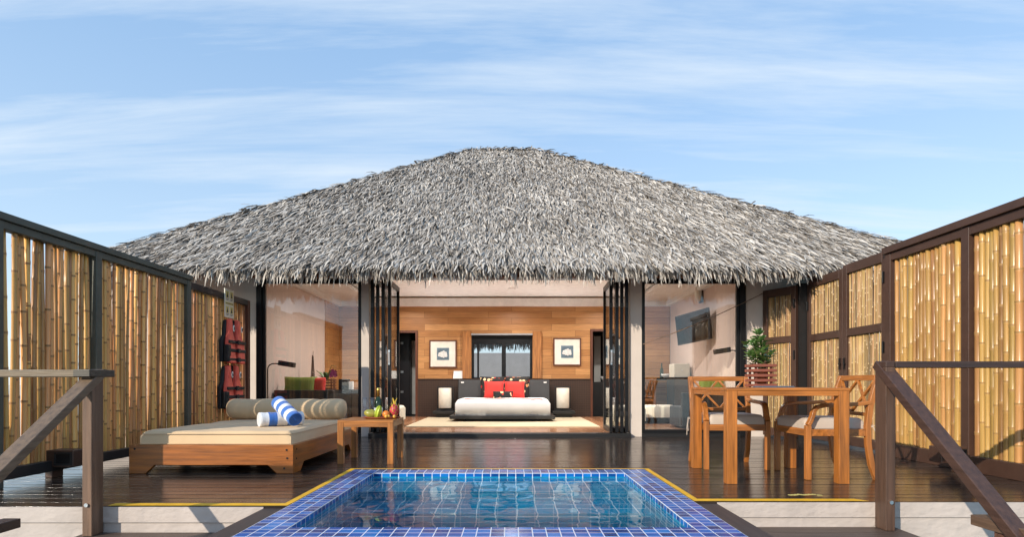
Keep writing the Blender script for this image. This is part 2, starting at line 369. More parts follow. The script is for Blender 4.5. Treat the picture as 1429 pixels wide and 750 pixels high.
# ------------------------------------------------------------------ world, sun, camera
SUN_AZ, SUN_EL = 44.0, 23.5                       # light travels to the right and away from the camera
td = Vector((math.sin(R(SUN_AZ))*math.cos(R(SUN_EL)), math.cos(R(SUN_AZ))*math.cos(R(SUN_EL)), -math.sin(R(SUN_EL))))
W = bpy.data.worlds.new('World'); S.world = W; W.use_nodes = True
nt = W.node_tree; bg = nt.nodes['Background']; bg.inputs['Strength'].default_value = .12
sky = nd(nt, 'ShaderNodeTexSky'); sky.sky_type = 'NISHITA'; sky.sun_disc = False
sky.sun_elevation = R(SUN_EL); sky.sun_rotation = math.atan2(-td.x, -td.y) % (2*math.pi)
sky.altitude = 0; sky.air_density = 1.0; sky.dust_density = .35; sky.ozone_density = 2.2
tc = nd(nt, 'ShaderNodeTexCoord'); sp = nd(nt, 'ShaderNodeSeparateXYZ'); lk(nt, tc.outputs['Generated'], sp.inputs[0])
zz = math_(nt, 'ADD', math_(nt, 'MAXIMUM', sp.outputs[2], 0.0), .12)
cb = nd(nt, 'ShaderNodeCombineXYZ'); lk(nt, math_(nt, 'DIVIDE', sp.outputs[0], zz), cb.inputs[0]); lk(nt, math_(nt, 'DIVIDE', sp.outputs[1], zz), cb.inputs[1])
mp = nd(nt, 'ShaderNodeMapping'); mp.inputs['Scale'].default_value = (.34, 2.3, 1); mp.inputs['Rotation'].default_value = (0,0,R(-4)); lk(nt, cb.outputs[0], mp.inputs[0])
c1 = nd(nt, 'ShaderNodeTexNoise', Scale=1.7, Detail=10.0, Roughness=.62, Distortion=.3); lk(nt, mp.outputs[0], c1.inputs['Vector'])
c2 = nd(nt, 'ShaderNodeTexNoise', Scale=.5, Detail=3.0); lk(nt, mp.outputs[0], c2.inputs['Vector'])
cf = math_(nt, 'MULTIPLY', c1.outputs['Fac'], math_(nt, 'ADD', math_(nt, 'MULTIPLY', c2.outputs['Fac'], .9), .55))
rp = ramp(nt, [(.44, (0,0,0)), (.74, (1,1,1))]); lk(nt, cf, rp.inputs[0])
haze = mixc(nt, math_(nt, 'POWER', math_(nt, 'SUBTRACT', 1.0, math_(nt, 'MAXIMUM', sp.outputs[2], 0.0)), 1.9), (.80,1.72,3.20), (2.9,3.5,3.85))
skyc = mixc(nt, .76, sky.outputs[0], haze)
lk(nt, mixc(nt, math_(nt, 'MULTIPLY', rp.outputs[0], .8), skyc, (3.1,3.5,3.9)), bg.inputs['Color'])
sl = bpy.data.lights.new('sun', 'SUN'); sl.energy = 2.25; sl.angle = R(.5); sl.color = (1,.90,.75)
so = bpy.data.objects.new('sun', sl); COL.objects.link(so); so.rotation_euler = td.to_track_quat('-Z', 'Y').to_euler()
cam = bpy.data.cameras.new('camera'); co = bpy.data.objects.new('camera', cam); COL.objects.link(co); S.camera = co
co.location = (0,0,H); co.rotation_euler = (R(90),0,0); cam.sensor_width = 36; cam.lens = 36*F/1429
cam.shift_y = (HZ-375)/1429; cam.shift_x = (714.5-CX)/1429; cam.clip_end = 5000; cam.clip_start = .05
vs_ = S.view_settings; vs_.view_transform = 'Standard'; vs_.look = 'None'; vs_.exposure = 1.15; vs_.gamma = 1; vs_.use_curve_mapping = False
S.cycles.max_bounces = 10; S.cycles.transparent_max_bounces = 24; S.cycles.transmission_bounces = 8; S.cycles.diffuse_bounces = 5
S.cycles.sample_clamp_indirect = 6; S.cycles.use_denoising = True
# ------------------------------------------------------------------ ground: sea, deck, riser, landing
sea = MB().add([(-900,-900,-1.7),(900,-900,-1.7),(900,900,-1.7),(-900,900,-1.7)], [(0,1,2,3)])
structure(sea.build('sea', mk('sea_water', (.03,.12,.15), .12, .1, .6, bump=.3, bscale=2)))
FL, FR = 3.61, 3.75                                # deck front edge, left and right of the pool
dk = MB(); bw = .118; gap = .011
def row(x0, x1, y0, y1):
    x = x0
    while x < x1 - .01:
        xe = min(x1, x + random.uniform(2.2, 3.6))
        if x1 - xe < .5: xe = x1
        a, b_ = random.uniform(-.0012,.0012), random.uniform(-.0012,.0012)
        dk.box(x+.0015, xe-.0015, y0, y1, -.03, 0)
        n = len(dk.v)
        for k in (4, 5): v = dk.v[n-8+k]; dk.v[n-8+k] = (v[0], v[1], a)
        for k in (6, 7): v = dk.v[n-8+k]; dk.v[n-8+k] = (v[0], v[1], b_)
        x = xe
y = PY1 + .004
while y < 8.36: row(-4.5, 4.6, y, min(y+bw, 8.37)); y += bw+gap
y = FL
while y < PY1: row(-4.5, PX0-.004, y, min(y+bw, PY1)); y += bw+gap
y = FR
while y < PY1: row(PX1+.004, 4.6, y, min(y+bw, PY1)); y += bw+gap
deck = structure(dk.build('deck', M['deck'], bevel=.005, seg=2))
deck['label'] = 'dark glossy wooden deck boards around the pool'
b = MB(); b.box(-4.5, PX0-.004, FL+.02, 8.36, -.2, -.034); b.box(PX1+.004, 4.6, FR+.02, 8.36, -.2, -.034); b.box(PX0-.004, PX1+.004, PY1+.01, 8.36, -.2, -.034)
b.build('deck_substructure', M['outdoor_dark'], deck)
b = MB(); yz = .0045
def sheet(mb, pts, z): mb.add([(p[0],p[1],z) for p in pts], [tuple(range(len(pts)))])
sw = .047
sheet(b, [(X(150,FL),FL+.002),(PX0-.006,FL+.002),(PX0-.006,FL+.002+.0),(PX0-.006,FL+.078),(X(150,FL),FL+.078)], yz)
sheet(b, [(PX0-sw,FL+.078),(PX0-.004,FL+.078),(PX0-.004,PY1),(PX0-sw,PY1)], yz)
sheet(b, [(PX0-sw,PY1),(PX1+sw,PY1),(PX1+sw,PY1+.036),(PX0-sw,PY1+.036)], yz)
sheet(b, [(PX1+.004,FR+.078),(PX1+sw,FR+.078),(PX1+sw,PY1),(PX1+.004,PY1)], yz)
sheet(b, [(PX1+.004,FR+.002),(2.30,FR+.002),(2.24,FR+.078),(PX1+.004,FR+.078)], yz)
b.build('edge_stripe', M['yellow'], deck)
b = MB(); y0 = 815*.76/(693-536)
random.seed(3)
for k in range(9):
    cx = X(1103+k*4.8, y0); w = random.uniform(.012,.03); yy = y0 + random.uniform(-.02,.02)
    sheet(b, [(cx-w,yy-.01),(cx-w*.3,yy-.022+random.uniform(-.01,.01)),(cx+w,yy-.012),(cx+w*1.2,yy+.008),(cx,yy+.024),(cx-w*.8,yy+.012)], .006+k*.0003)
b.build('paint_mark', M['pale_yellow'], deck)
b = MB(); b.box(-4.5, PX0-.15, FL+.004, FL+.1, -1.7, -.105); b.box(-4.5, PX0-.15, FL-.006, FL-.001, -.099, -.003)
b.box(PX1+.15, 4.6, FR+.004, FR+.1, -1.7, -.105); b.box(PX1+.15, 4.6, FR-.006, FR-.001, -.099, -.003)
b.box(-4.5, PX0-.15, FL+.008, FL+.09, -.106, -.098); b.box(PX1+.15, 4.6, FR+.008, FR+.09, -.106, -.098)
b.build('riser', M['white_plaster'], deck)
b = MB()
for x0, x1, ye in ((-2.62, PX0-.152, FL), (PX1+.152, 2.45, FR)):
    y = ye-.008
    while y > 1.2: b.box(x0, x1, y-.138, y, -.195, -.16); y -= .144
structure(b.build('landing', M['landing']))
# ------------------------------------------------------------------ pool
pool = thing('swimming_pool', 'square plunge pool rimmed with cobalt blue mosaic tiles, set into the deck', 'pool', (0,0,0))
IX0, IX1, IY0, IY1 = PX0+RIM, PX1-RIM, PY0+RIM, PY1-RIM
b = MB()
b.box(PX0, IX0, PY0, PY1, -.03, .002); b.box(IX1, PX1, PY0, PY1, -.03, .002); b.box(IX0, IX1, PY0, IY0, -.03, .002); b.box(IX0, IX1, IY1, PY1, -.03, .002)
b.build('rim', M['rim_tile'], pool)
b = MB(); D = -1.05
def quad(mb, *p): mb.add(p, [tuple(range(len(p)))])
b.box(IX0-.1, IX0, IY0-.1, IY1+.1, D, -.03); b.box(IX1, IX1+.1, IY0-.1, IY1+.1, D, -.03)
b.box(IX0, IX1, IY0-.1, IY0, D, -.03); b.box(IX0, IX1, IY1, IY1+.1, D, -.03); b.box(IX0-.1, IX1+.1, IY0-.1, IY1+.1, D-.1, D)
b.box(IX0, IX1, IY1-.50, IY1, D, -.17); b.box(IX0, IX1, IY1-.92, IY1-.50, D, -.46)
bo = b.build('basin', M['pool_tile'], pool)
b = MB()
for x0, x1, ye in ((PX0-.15, PX0-.003, FL-.003), (PX1+.003, PX1+.15, FR-.003)): b.box(x0, x1, 1.9, ye, -1.0, -.012)
build_each(b, 'side_board', M['pool_board'], pool)
b = MB(); b.box(PX0-.003, PX1+.003, 2.6, PY0-.003, -1.6, -.2); b.build('front_wall', M['white_plaster'], pool)
wl = MB(); quad(wl, (IX0,IY0,-.036),(IX1,IY0,-.036),(IX1,IY1,-.036),(IX0,IY1,-.036))
wo = structure(wl.build('water', M['water']))
# ------------------------------------------------------------------ villa
YF, YB = 8.39, 12.4
villa = thing('villa', 'single storey villa with grey thatched roof and open glass front', 'villa', (0,0,0))
XL, XR, ZC, FZ = -3.68, 3.36, 2.605, .06
b = MB()
b.box(-6.0, -3.66, YF, YF+.15, -.2, 2.7); b.box(3.36, 6.0, YF+.002, YF+.152, -.2, 2.7)
b.box(-6.0, -5.85, YF+.15, 15.0, -.2, 2.7); b.box(5.85, 6.0, YF+.15, 15.0, -.2, 2.7)
build_each(b, 'wall', M['plaster'], villa)
b = MB(); b.box(-2.155, -2.045, YF-.02, YF+.14, 0, 2.27); b.box(1.70, 1.865, YF-.02, YF+.14, 0, 2.27)
build_each(b, 'pilaster', M['plaster'], villa)
b = MB(); b.box(-3.66, 3.36, YF, YF+.15, 2.275, 2.82); b.build('header', M['black'], villa)
b = MB(); b.box(XL-.12, XL, YF+.151, 11.5, 0, ZC+.1); b.box(XR, XR+.12, YF+.153, YB-.02, 0, ZC+.1); build_each(b, 'side_wall', M['pink_wall'], villa)
b = MB(); b.box(XL-.12, XL+.012, 11.5, YB, 0, ZC+.1); b.build('side_panelling', M['panel_y'], villa)
# back wall with two doorways and a window
dl0, dl1, dlt = X(546,YB), X(580,YB), Z(465,YB)
dr0, dr1, drt = X(827,YB), X(864,YB), Z(463,YB)
w0, w1, wb, wt = X(658,YB), X(743,YB), Z(530,YB), Z(466,YB)
b = MB(); y0, y1 = YB, YB+.12
b.box(XL, dl0, y0, y1, FZ, ZC); b.box(dl0, dl1, y0, y1, dlt, ZC); b.box(dl1, w0, y0, y1, FZ, ZC); b.box(w0, w1, y0, y1, wt, ZC); b.box(w0, w1, y0, y1, FZ, wb)
b.box(w1, dr0, y0, y1, FZ, ZC); b.box(dr0, dr1, y0, y1, drt, ZC); b.box(dr1, XR, y0, y1, FZ, ZC)
b.build('wood_panelling', M['panel_x'], villa)
b = MB(); b.box(dl1+.05, dr0-.05, YB-.035, YB-.002, FZ, .845); b.build('wainscot', M['weave'], villa)
b = MB(); b.box(dl1+.05, dr0-.05, YB-.05, YB-.002, .846, .865); b.build('wainscot_ledge', rail('x'), villa)
tr = teak('z', (.36,.15,.045), 'trim')
b = MB(); b.box(w0-.19, w0-.003, YB-.06, YB-.003, .866, wt+.05); b.box(w1+.003, w1+.19, YB-.06, YB-.003, .866, wt+.05); build_each(b, 'window_trim', tr, villa, bevel=.004)
b = MB(); b.box(w0-.002, w1+.002, YB-.055, YB+.118, wt-.035, wt-.002); b.build('window_blind_box', M['grey_wall'], villa)
for a, c, t in ((dl0, dl1, dlt), (dr0, dr1, drt)):
    b = MB(); b.box(a-.05, a, YB-.03, YB+.121, FZ, t); b.box(c, c+.05, YB-.03, YB+.121, FZ, t); b.box(a-.05, c+.05, YB-.03, YB+.122, t, t+.05)
    b.build('door_frame', M['frame_brown'], villa)
# window in the back wall
b = MB(); fy0, fy1 = YB+.05, YB+.10
zt = wt-.04
b.box(w0, w1, fy0, fy1, zt-.18, zt); b.box(w0, w1, fy0, fy1, wb, wb+.04); b.box(w0, w0+.05, fy0, fy1, wb+.04, zt-.18); b.box(w1-.05, w1, fy0, fy1, wb+.04, zt-.18)
xm = X(703,YB); b.box(xm-.045, xm+.045, fy0, fy1, wb+.04, zt-.18); b.box(X(667,YB)-.02, X(667,YB)+.02, fy0+.01, fy1-.01, wb+.04, zt-.18)
wf = b.build('window', M['black_metal'], villa)
b = MB(); b.box(w0+.04, w1-.04, fy0+.02, fy0+.026, wb+.03, zt-.17); b.build('pane', M['tinted_glass'], wf)
# floor, ceiling, cornice
b = MB(); b.box(XL, XR, YF+.06, YB, -.1, FZ); b.build('floor', M['parquet'], villa)
b = MB(); b.box(-2.03, 1.69, YF-.13, YF+.058, 0, FZ-.006); b.box(-3.58, -2.16, YF-.03, YF+.058, 0, .045); b.box(1.87, 3.27, YF-.03, YF+.058, 0, .045); build_each(b, 'threshold', M['black'], villa)
b = MB(); b.box(XL-.1, XR+.1, YF+.15, YB+.1, ZC, ZC+.1); b.build('ceiling', M['ceiling'], villa)
b = MB()
b.box(XL, XR, YB-.10, YB-.001, 2.40, 2.565); b.box(XL+.012, XL+.10, YF+.3, YB-.10, 2.40, 2.565); b.box(XR-.10, XR-.001, YF+.3, YB-.10, 2.40, 2.565)
b.box(XL+.10, XL+.75, YF+.3, YB-.1, 2.50, 2.565); b.box(XR-.75, XR-.10, YF+.3, YB-.1, 2.50, 2.565)
b.build('cornice', M['cornice'], villa)
# dark rooms behind the doorways
b = MB()
b.box(-3.7, -1.15, 13.9, 14.0, 0, 2.6); b.box(1.1, 3.7, 13.9, 14.0, 0, 2.6); b.box(-1.2, -1.1, YB+.13, 13.9, 0, 2.6); b.box(1.05, 1.15, YB+.13, 13.9, 0, 2.6)
b.box(-3.7, -3.6, YB+.13, 13.9, 0, 2.6); b.box(3.6, 3.7, YB+.13, 13.9, 0, 2.6); b.box(-3.7, -1.1, YB+.13, 14, 2.4, 2.6); b.box(1.05, 3.7, YB+.13, 14, 2.4, 2.6)
b.box(-3.7, -1.1, YB+.13, 14, -.1, .04); b.box(1.05, 3.7, YB+.13, 14, -.1, .04)
q1, q2 = MB(), MB()
for k in range(0, len(b.v), 8):
    q = q1 if b.v[k][0] < 0 else q2; q.add(b.v[k:k+8], [(0,3,2,1),(4,5,6,7),(0,1,5,4),(1,2,6,5),(2,3,7,6),(3,0,4,7)])
q1.build('back_room', M['outdoor_dark'], villa); q2.build('back_room', M['outdoor_dark'], villa)
b = MB(); b.box(-.9, .9, 12.6, 15, -.2, 0); b.build('back_step', M['grey_wall'], villa)
# glass panels
def glazing(x0, x1):
    b = MB(); y0, y1 = YF-.005, YF+.045
    b.box(x0, x0+.04, y0, y1, .046, 2.27); b.box(x1-.04, x1, y0, y1, .046, 2.27); b.box(x0+.04, x1-.04, y0, y1, .046, .10); b.box(x0+.04, x1-.04, y0, y1, 2.2, 2.27)
    f = b.build('window', M['black_metal'], villa, bevel=.003)
    b = MB(); b.box(x0+.03, x1-.03, YF+.015, YF+.021, .09, 2.21); b.build('pane', M['glass'], f)
glazing(-3.58, -2.165); glazing(1.875, 3.27)
b = MB(); b.box(-3.66, -3.582, YF-.03, YF+.06, 0, 2.27); b.box(3.272, 3.355, YF-.03, YF+.06, 0, 2.27); build_each(b, 'corner_post', M['black_metal'], villa, bevel=.004)
# folded glass doors, stacked each side of the opening
def leaf(x, skew, handle):
    w = .045
    b = MB(); y0, y1 = YF-.07, YF+.66
    def seg(ya, yb, za, zb):
        o = len(b.v); b.box(x-w/2, x+w/2, ya, yb, za, zb)
        for i in range(o, len(b.v)):
            v = b.v[i]; b.v[i] = (v[0] + skew*(v[1]-YF), v[1], v[2])
    seg(y0, y0+.05, FZ+.005, 2.25); seg(y1-.05, y1, FZ+.005, 2.25); seg(y0+.05, y1-.05, FZ+.005, .13); seg(y0+.05, y1-.05, 2.18, 2.25)
    f = b.build('folding_door', M['black_metal'], villa, bevel=.003)
    b = MB(); b.box(x-.004, x+.004, y0+.045, y1-.045, .12, 2.19)
    for i in range(len(b.v)): v = b.v[i]; b.v[i] = (v[0] + skew*(v[1]-YF), v[1], v[2])
    b.build('pane', M['glass'], f)
    if handle:
        b = MB(); b.box(x-.012, x+.012, y0-.018, y0-.001, 1.03, 1.24); b.tube([(x,y0-.02,1.06),(x,y0-.05,1.07),(x,y0-.05,1.20),(x,y0-.02,1.21)], .008)
        b.build('handle', M['chrome'], f)
    b = MB(); b.box(x-.02, x+.02, y0-.012, y0-.001, .30, .36); b.box(x-.02, x+.02, y0-.012, y0-.001, 1.85, 1.91); build_each(b, 'hinge', M['black'], f)
for k, x in enumerate((-1.985, -1.915, -1.83, -1.745)): leaf(x, (.03,-.05,.06,-.02)[k], k == 3)
for k, x in enumerate((1.64, 1.575, 1.50, 1.42)): leaf(x, (-.03,.05,-.06,.03)[k], k == 3)
# ------------------------------------------------------------------ roof
EY0, EY1, EX0, EX1, EZ = 7.62, 16.3, -5.82, 5.95, 2.33
RX0, RX1, RY, RZ = -.80, .46, 11.95, 5.54
eave = [Vector((EX0,EY0,EZ)), Vector((EX1,EY0,EZ)), Vector((EX1,EY1,EZ)), Vector((EX0,EY1,EZ))]
rg = [Vector((RX0,RY,RZ)), Vector((RX1,RY,RZ))]
b = MB(); b.add(eave+rg, [(0,1,5,4),(1,2,5),(2,3,4,5),(3,0,4)])
roof = b.build('thatched_roof', M['thatch_base'], villa)
b = MB()
b.add([(EX0+.15,EY0+.12,EZ-.11),(EX1-.15,EY0+.12,EZ-.11),(6.0,YF-.01,2.60),(-6.0,YF-.01,2.60)], [(0,1,2,3)])
for k in range(24):
    x = -5.6+k*.487; b.beam((x,EY0+.14,EZ-.13),(x,YF-.01,2.56),.05,.07)
b.box(EX0+.12, EX1-.12, EY0+.10, EY0+.16, EZ-.16, EZ-.06)
b.build('soffit', M['soffit'], roof)
def blades(P, dirs, nrm, L, Wd, lift, curl, name, parent, yaw=.22, droop=0.0, mat=None):
    n = len(P)
    ang = RNG.normal(0, yaw, n); side = np.cross(nrm, dirs)
    d = dirs*np.cos(ang)[:,None] + side*np.sin(ang)[:,None]; s = np.cross(nrm, d)
    tw = RNG.normal(0, .33, n); s = s*np.cos(tw)[:,None] + nrm*np.sin(tw)[:,None]
    V = np.zeros((n, 8, 3)); ts = (0, .4, .75, 1.0); wf = (.7, 1.0, .8, .25)
    sb = RNG.normal(0, .035, n)
    for i, t in enumerate(ts):
        h = lift*(math.sin(t*2.2)) - curl*t*t*t
        c = P + d*(L*t)[:,None] + nrm*h[:,None] + s*(sb*t*t*L*2)[:,None]
        c[:,2] -= droop*(t**2)*L
        o = s*(Wd*wf[i]/2)[:,None]
        V[:, 2*i] = c-o; V[:, 2*i+1] = c+o
    base = (np.arange(n)*8)[:,None]
    Fc = np.concatenate([base+np.array([[0,1,3,2]]), base+np.array([[2,3,5,4]]), base+np.array([[4,5,7,6]])], axis=1).reshape(-1)
    me = bpy.data.meshes.new(name); nf = 3*n
    me.vertices.add(8*n); me.vertices.foreach_set('co', V.reshape(-1).astype(np.float32))
    me.loops.add(4*nf); me.loops.foreach_set('vertex_index', Fc.astype(np.int32))
    me.polygons.add(nf); me.polygons.foreach_set('loop_start', np.arange(0,4*nf,4,dtype=np.int32)); me.polygons.foreach_set('loop_total', np.full(nf,4,dtype=np.int32))
    me.update(calc_edges=True); me.validate(); me.materials.append(mat or M['thatch'])
    ob = bpy.data.objects.new(name, me); COL.objects.link(ob); ob.parent = parent; return ob
allP = []; allD = []; allN = []; allL = []; allW = []; allLift = []; allC = []
def slope(a, b_, c, d_, dens, dense_rows=.14):
    """a,b_ eave ends, c,d_ ridge ends (above b_, a): rows of leaf blades lapping downhill"""
    a, b_, c, d_ = (np.array(q) for q in (a, b_, c, d_))
    mid0, mid1 = (a+b_)/2, (c+d_)/2
    ev = (b_-a)/np.linalg.norm(b_-a); up = mid1-mid0; up = up - ev*np.dot(up, ev); Ls = np.linalg.norm(up); up = up/Ls
    n = np.cross(ev, up); n = n if n[2] > 0 else -n
    nr = int(Ls/dense_rows)
    for r in range(nr+1):
        t = r/nr; lo = a*(1-t)+d_*t; hi = b_*(1-t)+c*t; wlen = np.linalg.norm(hi-lo)
        k = max(6, int(wlen*dens)); u = RNG.random(k)
        P = lo + (hi-lo)*u[:,None] + up*(RNG.normal(0,.06,k))[:,None] + n*(RNG.random(k)*.04)[:,None]
        # blades splay away from the fall line towards the hips
        along = (P-(lo+hi)/2) @ ev; sp_ = np.clip(along/6.2, -1, 1)*.45
        D_ = -up*np.cos(sp_)[:,None] + ev*np.sin(sp_)[:,None]
        allP.append(P); allD.append(D_); allN.append(np.tile(n,(k,1)))
        allL.append(RNG.uniform(.17,.32,k)); allW.append(RNG.uniform(.012,.029,k)); allLift.append(RNG.uniform(.008,.04,k)); allC.append(RNG.uniform(-.02,.04,k))
e, g = eave, rg
slope(e[0], e[1], g[1], g[0], 105, .062)
slope(e[3], e[0], g[0], g[0], 34, .11); slope(e[1], e[2], g[1], g[1], 34, .11); slope(e[2], e[3], g[0], g[1], 9, .25)
blades(np.concatenate(allP), np.concatenate(allD), np.concatenate(allN), np.concatenate(allL), np.concatenate(allW), np.concatenate(allLift), np.concatenate(allC), 'thatch', roof)
# eave fringe: hanging leaf ends
fP=[]; fD=[]; fN=[]
for (a, b_, out, dn) in ((e[0],e[1],(0,-1,0),260), (e[3],e[0],(-1,0,0),110), (e[1],e[2],(1,0,0),110)):
    a, b_, out = np.array(a), np.array(b_), np.array(out, float); k = int(np.linalg.norm(b_-a)*dn); u = RNG.random(k)
    P = a+(b_-a)*u[:,None]; lay = RNG.random(k)
    P = P - out*(lay*.09)[:,None] + out*.07; P[:,2] += lay*.12 - .05
    ev = (b_-a)/np.linalg.norm(b_-a); sp_ = np.clip((u-.5)*2,-1,1)*.35
    down = np.array([0,0,-1.]); t_ = RNG.uniform(.15,.75,k)
    D_ = out*t_[:,None]*.8 + down*(1.05-t_*.55)[:,None] + ev*sp_[:,None]*.6 + ev*RNG.normal(0,.12,k)[:,None]; D_ /= np.linalg.norm(D_,axis=1)[:,None]
    N_ = np.tile(out*.85+np.array([0,0,.5]),(k,1)); N_ -= D_*(np.sum(N_*D_,axis=1))[:,None]; N_ /= np.linalg.norm(N_,axis=1)[:,None]
    fP.append(P); fD.append(D_); fN.append(N_)
fP=np.concatenate(fP); k=len(fP)
blades(fP, np.concatenate(fD), np.concatenate(fN), RNG.uniform(.13,.25,k), RNG.uniform(.012,.027,k), RNG.uniform(.0,.03,k), RNG.uniform(.0,.03,k), 'eave_fringe', roof, .14, .25)
# hip and ridge capping
cP=[]; cD=[]; cN=[]
for (a, b_, dn) in ((e[0],g[0],95),(e[1],g[1],95),(e[2],g[1],40),(e[3],g[0],40),(g[0],g[1],170)):
    a, b_ = np.array(a), np.array(b_); L_ = np.linalg.norm(b_-a); k = int(L_*dn); u = RNG.random(k); ax = (b_-a)/L_
    P = a+(b_-a)*u[:,None] + RNG.normal(0,.045,(k,3)); P[:,2] = (a+(b_-a)*u[:,None])[:,2] + RNG.random(k)*.035
    sd = np.cross(ax, [0,0,1.]); sd /= np.linalg.norm(sd); up = np.cross(sd, ax)
    if abs(ax[2]) < .05: D_ = sd[None]*RNG.choice([-1,1],k)[:,None]*.9 + np.array([0,0,-.35])[None] + ax[None]*RNG.normal(0,.6,k)[:,None]
    else: D_ = -ax[None]*np.ones((k,1)) + sd[None]*RNG.normal(0,.5,k)[:,None]
    D_ /= np.linalg.norm(D_,axis=1)[:,None]
    N_ = np.tile(up,(k,1)); N_ -= D_*(np.sum(N_*D_,axis=1))[:,None]; N_ /= np.linalg.norm(N_,axis=1)[:,None]
    cP.append(P); cD.append(D_); cN.append(N_)
cP=np.concatenate(cP); k=len(cP)
lift = np.where(RNG.random(k)<.03, RNG.uniform(.04,.08,k), RNG.uniform(.0,.035,k))
blades(cP, np.concatenate(cD), np.concatenate(cN), RNG.uniform(.16,.34,k), RNG.uniform(.016,.035,k), lift, RNG.uniform(-.01,.04,k), 'hip_capping', roof, .15)
k = 900; P = np.zeros((k,3)); P[:,0] = RNG.uniform(-1.4,1.2,k); P[:,1] = 13.3+RNG.uniform(-.05,.1,k); P[:,2] = 1.95+RNG.uniform(-.03,.05,k)
D_ = np.tile([0,0,-1.],(k,1)); N_ = np.tile([0,-1.,0],(k,1))
blades(P, D_, N_, RNG.uniform(.22,.46,k), RNG.uniform(.02,.04,k), RNG.uniform(0,.03,k), RNG.uniform(0,.03,k), 'rear_fringe', roof, .15)
# ------------------------------------------------------------------ fences
def pole(mb, x, y, z0, z1, r, seg=8, lean=.008, nb=1.0):
    lx, ly = random.uniform(-lean, lean), random.uniform(-lean, lean)*1.5; bend = random.uniform(-lean, lean)*1.2
    nodes = []; rings = [(z0, r)]; z = z0 + random.uniform(.05, .3)
    while z < z1-.03:
        rings += [(z-.022, r*(1-.03*nb)), (z-.008, r*(1+.15*nb)), (z-.003, r*(1+.07*nb)), (z+.003, r*(1+.17*nb)), (z+.008, r*(1+.15*nb)), (z+.02, r*(1-.04*nb))]; nodes.append(z); z += random.uniform(.2,.34)
    rings.append((z1, r*random.uniform(.9,1))); vs = []; rings = [q for q in rings if z0 <= q[0] <= z1]
    for zz_, rr in rings:
        t = (zz_-z0)/(z1-z0)
        for k in range(seg): a = 2*math.pi*k/seg; vs.append((x+lx*t+rr*math.cos(a), y+ly*t+bend*math.sin(t*3.1)+rr*math.sin(a), zz_))
    n = len(rings)
    fs = [(seg*i+k, seg*i+(k+1)%seg, seg*i+seg+(k+1)%seg, seg*i+seg+k) for i in range(n-1) for k in range(seg)] + [tuple(seg*(n-1)+k for k in range(seg))]
    o = len(mb.mi); mb.add(vs, fs)
    for i in range(n-1):
        zc = (rings[i][0]+rings[i+1][0])/2
        if any(abs(zc-q) < .0065 for q in nodes):
            for k in range(seg): mb.mi[o+seg*i+k] = 1
random.seed(11)
XFL = -3.73
lf = thing('bamboo_fence', 'tall aged brown bamboo fence with grey green frame beside the daybed', 'fence', (XFL,5.4,0))
posts = (4.19, 5.206, 6.667); b = MB()
for y in posts: b.box(XFL-.035, XFL+.055, y-.04, y+.04, .0, 1.945); 
for y in posts: pass
ps = []
for y in posts: 
    q = MB(); q.box(XFL-.035, XFL+.055, y-.038, y+.038, 0, 1.943); q.build('post', M['fence_green'], lf, bevel=.005)
b = MB(); b.box(XFL-.06, XFL+.07, 4.15, 6.72, 1.945, 2.0); b.box(XFL-.03, XFL+.05, 4.23, 6.63, 1.885, 1.943)
b.build('top_rail', M['fence_green'], lf, bevel=.005)
b = MB()
for ya, yb in zip(posts, posts[1:]): b.box(XFL-.03, XFL+.05, ya+.04, yb-.04, .055, .14)
b.build('bottom_rail', M['fence_black'], lf, bevel=.004)
for ya, yb in zip(posts, posts[1:]):
    b = MB(); y = ya+.06
    while y < yb-.055:
        r = random.uniform(.013,.0205)
        pole(b, XFL-.005+random.uniform(-.012,.012), y+r, .142, 1.92 if random.random()>.1 else 1.88, r, 8, .015, .55); y += 2*r + (random.choice([.002,.003,.005,.009]) if random.random()<.24 else .0)
    b.build('bamboo_panel', [M['bamboo_left'], M['bamboo_left_node']], lf, smooth=True)
sf = thing('bamboo_screen', 'shaded bamboo screen under the thatch with life vests hung on it', 'fence', (-3.75,7.45,0))
b = MB(); b.box(-3.79, -3.70, 6.71, 8.19, 1.86, 1.935); b.build('top_rail', M['fence_black'], sf, bevel=.004)
b = MB(); b.box(-3.79, -3.70, 8.192, 8.27, 0, 1.935); b.build('post', M['frame_brown'], sf, bevel=.004)
b = MB(); b.box(-3.785, -3.705, 6.71, 8.19, .05, .12); b.build('bottom_rail', M['fence_black'], sf, bevel=.004)
b = MB(); y = 6.73
while y < 8.16:
    r = random.uniform(.013,.02); pole(b, -3.75+random.uniform(-.01,.01), y+r, .122, 1.855, r, 8, .008, .55); y += 2*r+random.choice([.001,.001,.003,.006])
b.build('bamboo_panel', [M['bamboo_left'], M['bamboo_left_node']], sf, smooth=True)
XFR = 4.01
rf = thing('bamboo_fence', 'tall sunlit golden bamboo fence with dark brown frame on the right', 'fence', (XFR,5,0))
posts = (4.05, 5.10, 6.15)
for y in posts: q = MB(); q.box(XFR-.055, XFR+.05, y-.045, y+.045, 0, 2.128); q.build('post', M['fence_brown'], rf, bevel=.005)
b = MB(); b.box(XFR-.08, XFR+.07, 3.95, 6.21, 2.13, 2.20); b.box(XFR-.05, XFR+.045, 4.10, 6.10, 2.05, 2.128); b.build('top_rail', M['fence_brown'], rf, bevel=.005)
b = MB()
for ya, yb in zip(posts, posts[1:]): b.box(XFR-.06, XFR+.04, ya+.047, yb-.047, .0, .135)
b.build('bottom_rail', M['fence_brown'], rf, bevel=.004)
for ya, yb in zip(posts, posts[1:]):
    b = MB(); y = ya+.055
    while y < yb-.075:
        r = random.uniform(.021,.029); pole(b, XFR+.0+random.uniform(-.012,.012), y+r, .137, 2.08, r, 10, .008, .6); y += 2*r + random.choice([.001,.001,.003])
    b.build('bamboo_panel', [M['bamboo_right'], M['bamboo_right_node']], rf, smooth=True)
